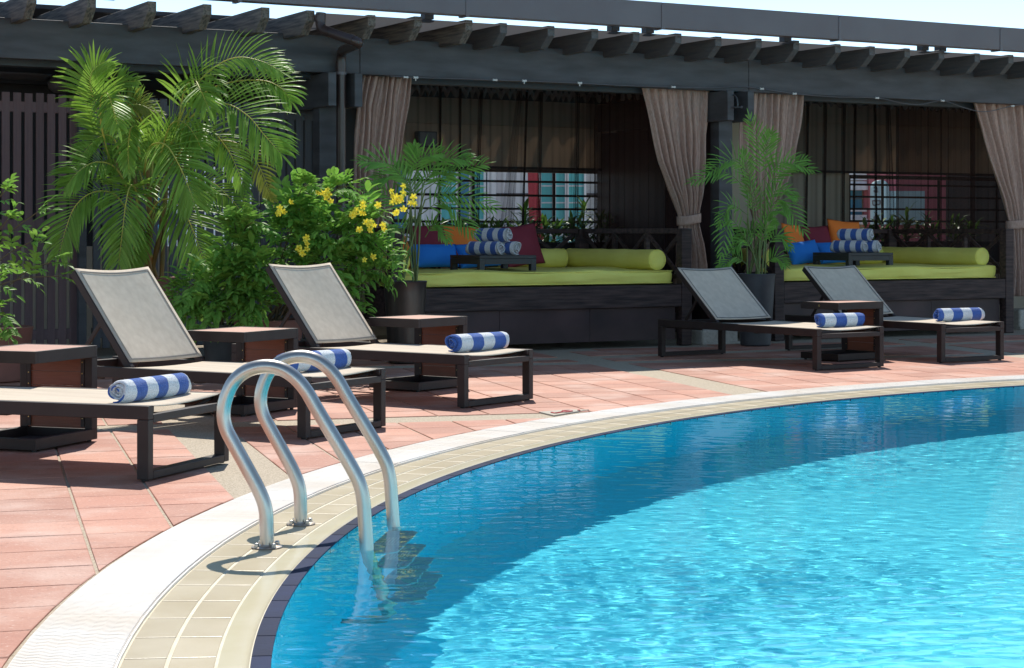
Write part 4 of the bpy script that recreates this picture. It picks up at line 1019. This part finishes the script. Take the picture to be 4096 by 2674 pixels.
# ================================================================== plants
def leaflet(b, p, d, up, L, w, droop, nseg=4, cup=.25):
    """one pointed leaf blade with a folded midrib that bends down along its length"""
    d = d.normalized(); pts = []; q = p.copy(); dd = d.copy(); st = L / nseg
    for k in range(nseg + 1):
        pts.append((q.copy(), dd.copy())); q = q + dd * st; dd = (dd + Vector((0, 0, -1)) * droop * (k + 1) / nseg).normalized()
    base = len(b.v); prof = [.25, .9, 1, .7, 0] if nseg == 4 else [.3, 1, .75, 0]
    for (c, t), f in zip(pts, prof):
        s = t.cross(up)
        s = s.normalized() if s.length > 1e-4 else t.orthogonal().normalized()
        n = s.cross(t); ww = w * f / 2
        b.v += [tuple(c - s * ww + n * ww * cup), tuple(c), tuple(c + s * ww + n * ww * cup)]
    for k in range(nseg):
        a = base + 3 * k; b.f += [(a, a + 1, a + 4, a + 3), (a + 1, a + 2, a + 5, a + 4)]
def frond(parent, P, L, nl, w, droop, rnd_, mat, start=.12, rach=.0075, ang=55, face=None, matr=None):
    """feather-shaped palm leaf along the curve P (world points relative to parent)"""
    pts = bez(P, 40); b = MB(); n = len(pts) - 1; vdir = Vector((0, -1, .0)) if face is None else face
    for k in range(nl):
        t = start + (1 - start) * (k + .5) / nl; f = t * n; i = min(int(f), n - 1); p = pts[i].lerp(pts[i + 1], f - i)
        T = (pts[min(i + 1, n)] - pts[max(i - 1, 0)]).normalized()
        up = (vdir * 1.5 + Vector((0, 0, 1))); up = (up - T * up.dot(T)).normalized(); S = T.cross(up).normalized()
        tt = (t - start) / (1 - start); ln = L * (.45 + .55 * math.sin(math.pi * (.12 + .80 * (1 - (1 - tt) ** 1.15)))) * (1 - .35 * tt ** 4) * rnd_.uniform(.9, 1.08)
        a = R(ang * (1.1 - .5 * tt) + rnd_.uniform(-5, 5))
        for sg in (-1, 1):
            d = T * math.cos(a) + S * (sg * math.sin(a)) + up * (.16 + rnd_.uniform(-.10, .10))
            leaflet(b, p, d, up + S * sg * .3, ln, w, droop * rnd_.uniform(.7, 1.4))
    leaflet(b, pts[-1], (pts[-1] - pts[-2]), Vector((0, -.5, 1)), L * .5, w, droop * .5)
    o = b.build('frond', mat, parent, smooth=False)
    MB().tube(pts[::2], [rach * (1.25 - 1.0 * k / (len(pts[::2]) - 1)) for k in range(len(pts[::2]))], 6).build('rachis', matr or m_rachis, o, smooth=True)
    return o
# --- areca palm
AD = 14.75
areca = empty('areca_palm', (p3x, p3y, .68), 0, 'big areca palm with arching feathery fronds in front of the slat fences', 'palm')
AO = Vector((p3x, p3y, .68)); rp = random.Random(11)
def az(zx, zy, dd=0): return at(200 + zx / 1.28, 200 + zy / 1.28, AD + dd) - AO
FR = [  # curve points (x, y in a photo crop, depth offset), leaflet length
 ([(640, 420, .1), (720, 230, .0), (820, 105, -.1), (950, 40, -.2), (1080, 58, -.25), (1180, 110, -.3)], .30, 0),
 ([(660, 400, .15), (780, 230, .05), (930, 165, -.05), (1090, 158, -.15), (1180, 195, -.2), (1230, 258, -.2)], .28, 0),
 ([(650, 420, 0), (690, 200, -.1), (735, 150, -.3), (770, 205, -.5), (805, 285, -.55)], .33, 0),
 ([(620, 480, 0), (760, 310, -.2), (890, 275, -.35), (1010, 335, -.45), (1100, 440, -.5), (1180, 530, -.5)], .36, 0),
 ([(480, 640, .0), (510, 500, -.2), (590, 485, -.4), (655, 580, -.55), (705, 690, -.6), (738, 785, -.6)], .38, 0),
 ([(560, 560, .1), (610, 400, 0), (670, 365, -.15), (730, 420, -.25), (775, 505, -.3)], .28, 0),
 ([(640, 560, .1), (740, 430, 0), (820, 415, -.1), (895, 490, -.15), (950, 590, -.2), (995, 710, -.2)], .24, 0),
 ([(700, 560, .25), (850, 470, .2), (980, 490, .15), (1060, 580, .1), (1110, 690, .1), (1135, 765, .1)], .17, 1),
 ([(640, 740, .1), (740, 670, .05), (830, 680, 0), (905, 745, 0), (965, 810, 0), (1008, 895, 0)], .22, 0),
 ([(300, 560, .1), (265, 390, .1), (225, 260, .0), (205, 165, -.05), (225, 100, -.05), (280, 62, -.05)], .30, 0),
 ([(305, 560, 0), (262, 380, -.1), (262, 245, -.2), (295, 225, -.35), (322, 300, -.45), (345, 385, -.5)], .30, 0),
 ([(380, 600, .1), (330, 460, .05), (270, 440, 0), (205, 490, 0), (150, 565, 0)], .22, 0),
 ([(420, 760, .05), (340, 610, -.1), (240, 575, -.25), (150, 620, -.35), (85, 695, -.35)], .29, 0),
 ([(420, 860, 0), (330, 740, -.15), (220, 730, -.3), (130, 800, -.4), (80, 920, -.45), (50, 1040, -.45)], .33, 0),
 ([(450, 860, -.05), (440, 720, -.2), (410, 700, -.4), (388, 790, -.55), (372, 920, -.6), (352, 1090, -.6)], .36, 0),
 ([(500, 860, -.05), (560, 775, -.2), (640, 775, -.4), (705, 865, -.5), (755, 985, -.55), (800, 1110, -.55)], .40, 0),
 ([(460, 560, 0), (445, 420, -.1), (415, 400, -.2), (400, 510, -.3), (405, 620, -.3)], .19, 0),
 ([(520, 460, .3), (450, 330, .3), (400, 285, .3), (470, 285, .25), (560, 335, .2)], .18, 1),
 ([(520, 620, .3), (480, 420, .35), (400, 280, .35), (330, 180, .35), (440, 160, .3)], .24, 0),
 ([(560, 700, .3), (640, 560, .35), (700, 480, .35), (790, 450, .3)], .28, 0),
 ([(500, 820, .25), (470, 660, .3), (430, 560, .3), (380, 500, .3)], .28, 0),
 ([(480, 930, .1), (450, 900, .0), (430, 980, -.1), (425, 1100, -.15)], .26, 0),
 ([(520, 700, .1), (530, 560, .1), (560, 470, .1), (620, 430, .1)], .26, 0),
]
for P, L, y in FR:
    frond(areca, [az(*p) for p in P], L * 1.1, int(21 + L * 36), .019 + .019 * L, .28, rp, m_palmy if y else m_palm)
for (zx0, zx1, zy1, dd, r) in ((450, 430, 620, .0, .024), (480, 500, 560, -.05, .026), (520, 560, 640, .02, .022), (555, 590, 760, .05, .02), (430, 330, 560, .1, .018), (500, 610, 500, .12, .018), (410, 400, 740, -.05, .018), (540, 680, 600, .15, .016)):
    base = Vector((rp.uniform(-.1, .1), rp.uniform(-.1, .1), -.01)); top = az(zx1, zy1, dd); mid = base.lerp(top, .5) + Vector((rp.uniform(-.03, .03), 0, .03)); pts = bez([base, mid, top], 22)
    st = MB().tube(pts, [r * (1.05 - .4 * k / 22) * (1.10 if k % 4 == 0 else 1) for k in range(23)], 10).build('cane', m_cane, areca, smooth=True)
# --- bamboo palms
def bamboo(label, base, pts_px, depth, seed, nst):
    rt = empty('bamboo_palm', base, 0, label, 'palm', 'bamboo palms in tall pots'); rb = random.Random(seed)
    for (x0, y0, x1, y1, x2, y2, dd, L) in pts_px:
        P = [at(x0, y0, depth + dd * .3) - base, at(x1, y1, depth + dd * .7) - base, at(x2, y2, depth + dd) - base]
        frond(rt, P, L, int(8 + L * 23), .018, .2, rb, m_bam, .18, .0035, 48, matr=m_bamst)
    for k in range(nst):
        a = rb.uniform(0, 6.28); b0 = Vector((.09 * math.cos(a), .07 * math.sin(a), -.02)); t = pts_px[k % len(pts_px)]; top = at(t[0], t[1], depth + t[6] * .3) - base
        pts = bez([b0, b0.lerp(top, .5) + Vector((rb.uniform(-.02, .02), 0, 0)), top], 18)
        MB().tube(pts, [.0085 * (1 - .35 * j / 18) * (1.22 if j % 3 == 0 else 1) for j in range(19)], 8).build('stem', m_bamst, rt, smooth=True)
    return rt
bamboo('bamboo palm in the charcoal pot before the tied drape', Vector((p2x, p2y, .64)), [
 (3040, 760, 3035, 600, 2998, 470, -.1, .20), (3060, 720, 3065, 610, 3085, 535, -.1, .18), (3000, 700, 2930, 640, 2835, 690, -.2, .22), (2995, 770, 2900, 690, 2770, 728, -.25, .20),
 (3050, 720, 3130, 650, 3250, 680, -.2, .20), (3060, 760, 3120, 690, 3220, 640, .0, .18), (3060, 880, 3120, 800, 3215, 925, -.25, .23), (2990, 860, 2920, 820, 2880, 900, -.2, .17),
 (2985, 960, 2920, 880, 2885, 1020, -.25, .21), (3060, 820, 3110, 760, 3180, 790, .1, .18), (3030, 980, 3000, 920, 2950, 960, .15, .16), (3060, 1000, 3110, 940, 3160, 990, .05, .16),
 (2990, 1060, 2940, 1030, 2885, 1070, -.15, .18), (3060, 1060, 3100, 1030, 3140, 1060, -.15, .15), (3025, 880, 3015, 800, 2985, 720, .1, .17), (3045, 1000, 3060, 920, 3090, 880, -.1, .16),
 (3020, 780, 2990, 690, 2975, 610, .05, .15), (3010, 1010, 2980, 960, 2930, 1000, -.1, .15), (3050, 920, 3080, 850, 3150, 850, .1, .17)], 17.6, 4, 11)
bamboo('bamboo palm in the burnished black pot before the barred window', Vector((p1x, p1y, .63)), [
 (1640, 760, 1560, 660, 1450, 645, -.15, .22), (1650, 770, 1600, 700, 1500, 720, -.1, .20), (1660, 720, 1680, 640, 1760, 615, -.1, .20), (1690, 740, 1760, 640, 1870, 640, -.15, .22),
 (1700, 760, 1790, 700, 1930, 660, -.1, .24), (1700, 800, 1800, 770, 1975, 830, -.2, .24), (1680, 860, 1780, 810, 1890, 930, -.2, .24), (1640, 860, 1560, 790, 1460, 740, .1, .2),
 (1640, 720, 1650, 640, 1655, 590, 0, .14), (1620, 960, 1590, 900, 1540, 960, -.1, .15), (1660, 820, 1640, 740, 1590, 670, .1, .2), (1630, 1060, 1610, 1020, 1580, 1040, -.1, .12), (1700, 950, 1740, 900, 1790, 960, -.1, .15), (1680, 780, 1720, 700, 1800, 690, .1, .2)], 15.25, 8, 9)
# --- shrubs with compound serrated leaves
def compound_leaf(seed, n=3):
    rr_ = random.Random(seed); b = MB(); L = .20
    def blade(p, d, ln, w):
        d = d.normalized(); up = Vector((0, 0, 1)); s = d.cross(up).normalized(); nseg = 6; base = len(b.v); q = p.copy(); dd = d.copy()
        for k in range(nseg + 1):
            t = k / nseg; ww = w * (math.sin(math.pi * t ** .8) ** .8 if 0 < t < 1 else .06) * (1 + (.16 if k % 2 else -.06)); n_ = s.cross(dd)
            b.v += [tuple(q - s * ww + n_ * ww * .3), tuple(q), tuple(q + s * ww + n_ * ww * .3)]; q = q + dd * (ln / nseg); dd = (dd + Vector((0, 0, -.07 * (k + 1) * .6))).normalized()
        for k in range(nseg): a = base + 3 * k; b.f += [(a, a + 1, a + 4, a + 3), (a + 1, a + 2, a + 5, a + 4)]
    for k in range(n):
        x = L * (.25 + .25 * k)
        for sg in (-1, 1): blade(Vector((x, 0, -.1 * x * x)), Vector((.75, sg * .85, rr_.uniform(-.15, .2))), .078 * rr_.uniform(.85, 1.15) * 1.4, .019)
    blade(Vector((L, 0, -.02)), Vector((1, 0, -.05)), .13, .021)
    b.tube([(0, 0, 0), (L * .5, 0, -.004), (L, 0, -.02)], .0015, 4)
    return b
CL = [compound_leaf(k, 3 if k % 2 else 2).mesh('leaf', m_leaf) for k in range(5)]
def flower_mesh():
    b = MB(); n = 5
    pr = [(.003, -.034), (.006, -.026), (.011, -.008), (.013, .0)]
    b2 = MB().lathe(pr, 10); b.v += b2.v; b.f += b2.f[:-2]
    for k in range(n):
        a = 2 * math.pi * k / n; base = len(b.v)
        for (r, wd, z) in ((.012, .007, 0), (.022, .012, .004), (.031, .0105, .001), (.035, .004, -.005)):
            for sg in (-1, 0, 1):
                aa = a + sg * wd / r * 1.0; b.v.append((r * math.cos(aa), r * math.sin(aa), z + (0 if sg else -.003)))
        for i in range(3):
            for e in range(2): q = base + i * 3 + e; b.f.append((q, q + 1, q + 4, q + 3))
    return b.mesh('flower', m_yel, True)
FL = flower_mesh()
def orient(d, up=Vector((0, 0, 1)), roll=0):
    x = d.normalized(); y = up.cross(x); y = y.normalized() if y.length > 1e-4 else Vector((0, 1, 0)); z = x.cross(y)
    return Matrix((x, y, z)).transposed().to_4x4() @ Matrix.Rotation(roll, 4, 'X')
def shrub(label, base, lobes, n, depth, seed, flowers=(), sprigs=(), step=1):
    rt = empty('shrub', base, 0, label, 'shrub'); rs_ = random.Random(seed); tot = sum(l[2] * l[3] for l in lobes); tips_ = []
    for (lx, ly, lw, lh, dd) in lobes:
        m = max(4, int(n * lw * lh / tot)); c = at(lx, ly, depth + dd) - base; ax_, az_ = lw / F * depth, lh / F * depth; tips_.append(c)
        for k in range(m):
            th = rs_.uniform(0, 6.283); ph = math.acos(rs_.uniform(-.9, 1)); rad_ = rs_.uniform(.45, 1) ** .5
            nv = Vector((math.sin(ph) * math.cos(th), math.sin(ph) * math.sin(th), math.cos(ph)))
            if nv.y > .35 and rs_.random() < .75: nv.y = -nv.y
            p = c + Vector((nv.x * ax_, nv.y * min(ax_, .35), nv.z * az_)) * rad_
            d = (nv + Vector((rs_.uniform(-.6, .6), rs_.uniform(-.7, .2), rs_.uniform(-.35, .45)))).normalized()
            o = link('leaf', CL[rs_.randrange(5)], rt); s_ = rs_.uniform(.55, 1.15)
            o.matrix_local = Matrix.Translation(p - d * .10) @ orient(d, roll=rs_.uniform(-.5, .5)) @ Matrix.Scale(s_, 4)
    for (x0, y0, x1, y1) in sprigs:
        a, c = at(x0, y0, depth - .1) - base, at(x1, y1, depth - .25) - base; pts = bez([a, a.lerp(c, .5) + Vector((0, 0, .03)), c], 10)
        MB().tube(pts, .004, 5).build('twig', m_twig, rt)
        for k in range(2, 11, step):
            for sg in (-1, 1):
                T = (pts[min(k + 1, 10)] - pts[k - 1]).normalized(); d = (T * .6 + Vector((-T.z, -.5, T.x)) * sg * .8 + Vector((0, -.1, .12))).normalized()
                if k == 10: d = (T + Vector((0, -.2, .3 * sg))).normalized()
                o = link('leaf', CL[rs_.randrange(5)], rt); o.matrix_local = Matrix.Translation(pts[k]) @ orient(d, roll=rs_.uniform(-.6, .6)) @ Matrix.Scale(rs_.uniform(.55, .85), 4)
    for k, c in enumerate(tips_):
        for j in range(2):
            q = c + Vector((rs_.uniform(-.1, .1), rs_.uniform(-.05, .1), rs_.uniform(-.05, .15))); b0 = Vector((rs_.uniform(-.1, .1), rs_.uniform(-.08, .08), -.02))
            MB().tube(bez([b0, b0.lerp(q, .5) + Vector((0, 0, .06)), q], 10), [.009 * (1 - .06 * i) for i in range(11)], 6).build('branch', m_twig, rt, smooth=True)
    for (fx, fy, cnt) in flowers:
        cl = at(fx, fy, depth - .42) - base
        for k in range(cnt):
            d = Vector((rs_.uniform(-.8, .8), -1, rs_.uniform(-.7, .5))).normalized(); p = cl + Vector((rs_.uniform(-.035, .035), rs_.uniform(-.03, .03), rs_.uniform(-.035, .035)))
            o = link('flower', FL, rt); q = d.to_track_quat('Z', 'Y').to_matrix().to_4x4(); o.matrix_local = Matrix.Translation(p) @ q @ Matrix.Rotation(rs_.uniform(0, 6), 4, 'Z') @ Matrix.Scale(rs_.uniform(.6, .9), 4)
    return rt
def z8(x, y): return 1000 + x / 2.59, 700 + y / 2.59
fl = [(*z8(765, 180), 5), (*z8(735, 215), 2), (*z8(800, 255), 2), (*z8(330, 365), 4), (*z8(1135, 320), 3), (*z8(1110, 375), 3), (*z8(1160, 400), 2), (*z8(1072, 440), 1), (*z8(1360, 300), 1), (*z8(1480, 250), 2), (*z8(1565, 255), 4), (*z8(1655, 275), 4), (*z8(1555, 350), 2), (*z8(1560, 385), 1), (*z8(1550, 160), 2), (*z8(1510, 205), 1), (*z8(1235, 530), 3), (*z8(1285, 560), 2), (*z8(1182, 565), 1), (*z8(1388, 520), 2), (*z8(1085, 603), 1), (*z8(590, 690), 3), (*z8(610, 760), 2), (*z8(545, 775), 2), (*z8(1240, 845), 2), (*z8(1205, 890), 1), (*z8(500, 830), 1), (*z8(415, 295), 1)]
shrub('yellow-flowered shrub with bright green serrated leaves', Vector((p4x, p4y, .36)), [(1210, 850, 110, 85, 0), (1330, 930, 150, 110, -.05), (1440, 930, 90, 110, 0), (1160, 960, 110, 120, 0), (1290, 1060, 170, 90, 0), (1450, 1060, 85, 85, 0), (1180, 800, 80, 45, .05), (1480, 850, 60, 55, .05), (1380, 840, 70, 50, .1), (1380, 1140, 70, 40, .05)], 300, 14.2, 21, fl, [(1420, 1100, 1560, 1090), (1300, 800, 1390, 745), (1190, 790, 1235, 740), (1390, 1130, 1430, 1250), (1450, 960, 1565, 1040)])
shrub('low leafy green shrub between the areca palm pot and the flowering shrub', Vector((p6x, p6y, .31)), [(950, 990, 95, 90, 0), (1020, 1090, 100, 90, -.05), (920, 1130, 100, 90, -.05), (830, 1200, 90, 60, -.1), (1010, 1210, 90, 70, -.1), (960, 920, 50, 30, 0)], 240, 14.0, 22, (), [(860, 1180, 700, 1210), (900, 1180, 810, 1290), (1000, 1190, 985, 1300), (950, 960, 930, 880), (960, 960, 1010, 890), (880, 1100, 715, 1180)])
shrub('leafy green shrub reaching in front of the purple-brown fence', Vector((p5x, p5y, .35)), [(-270, 1050, 130, 190, 0), (-230, 1180, 90, 80, 0), (-240, 900, 90, 90, 0)], 110, 13.2, 23, (), [(-60, 1160, 235, 1105), (-40, 1020, 150, 850), (-60, 1100, 120, 970), (-60, 1040, 30, 880), (-50, 1180, 20, 1260), (40, 1140, 205, 1050), (-40, 1240, 20, 1310), (-60, 900, 15, 770)], 4)
# --- leafy plants on the window sills behind the daybeds
pl_s = empty('sill_planter', pg(0, 0, 0), TH, 'long dark planter trough under the barred windows', 'planter')
PB('trough', m_dark, w1a + .2, w1b - .2, NB + .22, NB + .42, .72, .98, pl_s, .01); PB('trough', m_dark, w2a - .1, w2b - .3, NB + .22, NB + .42, .72, .98, pl_s, .01)
def rosette(px, pyt, seed, tall, label):
    n = NB + .33; s = spx(px, n); base = pg(s, n, .94); top = zpy(px, pyt, n) - .94; rr_ = random.Random(seed)
    rt = empty('sill_plant', base, 0, label, 'plant', 'leafy plants on the window sills')
    b = MB(); m = 40 if tall else 60
    for k in range(m):
        a = rr_.uniform(0, 6.28); h = rr_.uniform(0, top * .72); L = rr_.uniform(.14, .26) if not tall else rr_.uniform(.14, .22)
        el = rr_.uniform(.1, 1.1); d = Vector((math.cos(a) * math.cos(el), math.sin(a) * math.cos(el), math.sin(el)))
        p = Vector((rr_.uniform(-.16, .16), rr_.uniform(-.05, .05), h)) if not tall else Vector((.02 * math.sin(3 * h), 0, h))
        leaflet(b, p, d, Vector((0, 0, 1)), L, rr_.uniform(.032, .05), .5, 3)
    b.build('foliage', m_leafd, rt)
    b = MB()
    for k in range(2 if tall else 4): b.tube([(rr_.uniform(-.05, .05), 0, -.02), (rr_.uniform(-.03, .03), 0, top * .75)], .005, 5)
    b.build('stalk', m_bamst, rt)
for k, (px, py, tall) in enumerate(((1700, 870, 0), (1790, 880, 0), (1870, 860, 0), (1950, 880, 0), (2010, 885, 0), (2095, 790, 1), (2130, 860, 0), (2190, 880, 0), (2260, 870, 0), (2330, 765, 1), (2400, 840, 0), (2470, 850, 0), (2550, 800, 1))):
    rosette(px, py, 40 + k, tall, 'tall leafy sill plant behind the sheer curtain near the downpipe' if tall else 'low leafy sill plant behind the sheer curtain near the downpipe')
for k, (px, py, tall) in enumerate(((3500, 865, 0), (3570, 850, 0), (3625, 800, 1), (3700, 860, 0), (3850, 870, 0))):
    rosette(px, py, 60 + k, tall, 'tall leafy sill plant behind the farther sheer curtain' if tall else 'low leafy sill plant behind the farther sheer curtain')

# ================================================================== buildings beyond the windows
BD = 40.
def fx(px, d=BD): return (px - CX) / F * d
def fz(py, d=BD): return HC - (py - HY) / F * d
def FB(root, name, mat, a, b, z0, z1, y0, y1, bv=0): return MB().box(a, b, y0, y1, z0, z1).build(name, mat, root, bevel=bv)
bw = empty('office_building', (0, 0, 0), 0, 'white building with teal glass and a red column seen through the barred window', 'building')
FB(bw, 'wall', m_white, -14, 2.2, -6, 4.4, BD, BD + 8)
FB(bw, 'roof_parapet', m_white, -14.1, 2.3, 4.401, 4.6, BD - .1, BD + 8.1)
for (a, c, m) in ((1560, 1628, m_bluew), (1766, 1832, m_teal), (1834, 1884, m_bluew), (1886, 1935, m_teal), (2165, 2214, m_teal), (2217, 2265, m_teal), (2268, 2335, m_teal), (1500, 1556, m_teal), (620, 660, m_bluew), (1060, 1180, m_teal)):
    w = FB(bw, 'window', m, fx(a), fx(c), -1.5, 3.2, BD - .06, BD - .01)
    for q0, q1 in ((fx(a) - .05, fx(a)), (fx(c), fx(c) + .05)): FB(w, 'frame', m_white, q0, q1, -1.55, 3.25, BD - .2, BD - .011)
    FB(w, 'sill', m_white, fx(a) - .05, fx(c) + .05, 1.02, 1.07, BD - .28, BD - .201)
    for py in (745, 812, 880): FB(w, 'glazing_bar', m_frame if m is m_bluew else m_white, fx(a), fx(c), fz(py) - .015, fz(py) + .015, BD - .09, BD - .061)
for z_ in (.2, 1.9, 3.5): FB(bw, 'slab_shadow_line', m_gutter, -14, 2.2, z_, z_ + .05, BD - .03, BD - .002)  # slab lines with their shadow put into the grey colour
FB(bw, 'pilaster', m_white, fx(1950), fx(1985), -6, 4.3, BD - .25, BD - .001)
b = MB().prism([(fx(2107), fz(600)), (fx(2148), fz(600)), (fx(2152), fz(780)), (fx(2174), fz(960)), (fx(2116), fz(960))], BD - 1.2, BD - .7, lambda p, h: (p[0], h, p[1])); b.build('red_column', m_red, bw)
bp_ = empty('apartment_building', (0, 0, 0), 0, 'cream and pink building with balconies seen through the farther barred window', 'building')
FB(bp_, 'wall', m_creamw, 6.4, fx(3452), -6, 4.2, BD, BD + 8); FB(bp_, 'pink_wall', m_pink, fx(3452) + .001, 12.5, -6, 4.1, BD - .8, BD + 7)
for py0, py1 in ((760, 795), (798, 836), (843, 862)): 
    for (a, c) in ((3397, 3412), (3417, 3446)): FB(bp_, 'window', m_bluew, fx(a), fx(c), fz(py1), fz(py0), BD - .05, BD - .001)
for py in (700, 718, 735, 842, 868, 880): FB(bp_, 'balcony_rail', m_white, 6.6, fx(3450), fz(py) - .035, fz(py) + .035, BD - .5, BD - .45)
for py in (752, 888): FB(bp_, 'balcony_slab', m_white, 6.5, fx(3451), fz(py) - .06, fz(py) + .06, BD - .6, BD - .002)
sg = empty('hanging_sign', (0, 0, 0), 0, 'tall pale blue rounded sign panel with rotated grey letters in front of the pink wall', 'sign')
SY = BD - 1.6; x0, x1, z0, z1 = fx(3480, SY), fx(3545, SY), fz(900, SY), fz(722, SY)
arc = [(x0, z0), (x1, z0), (x1, z1 - .15)] + [((x0 + x1) / 2 + (x1 - x0) / 2 * math.cos(R(a)), z1 - .15 + .15 * math.sin(R(a))) for a in range(20, 180, 20)] + [(x0, z1 - .15)]
MB().prism(arc, SY - .3, SY, lambda p, h: (p[0], h, p[1])).build('panel', m_signw, sg, bevel=.02)
FB(sg, 'panel_back', m_signw, fx(3560, SY), fx(3700, SY), fz(900, SY), fz(765, SY), SY + .02, SY + .3)
for ch, py in (('a', 757), ('B', 813), ('e', 871)):
    cu = bpy.data.curves.new('letter', 'FONT'); cu.body = ch; cu.size = .26; cu.extrude = .01; cu.align_x = 'CENTER'; cu.align_y = 'CENTER'
    t_ = bpy.data.objects.new('tmp', cu); col.objects.link(t_); dg = bpy.context.evaluated_depsgraph_get(); me = bpy.data.meshes.new_from_object(t_.evaluated_get(dg)); bpy.data.objects.remove(t_)
    me.materials.clear(); me.materials.append(m_gutter); o = link('letter', me, sg); o.location = (fx(3492, SY), SY - .31, fz(py, SY)); o.rotation_euler = (R(90), R(90) if ch == 'B' else 0, 0)
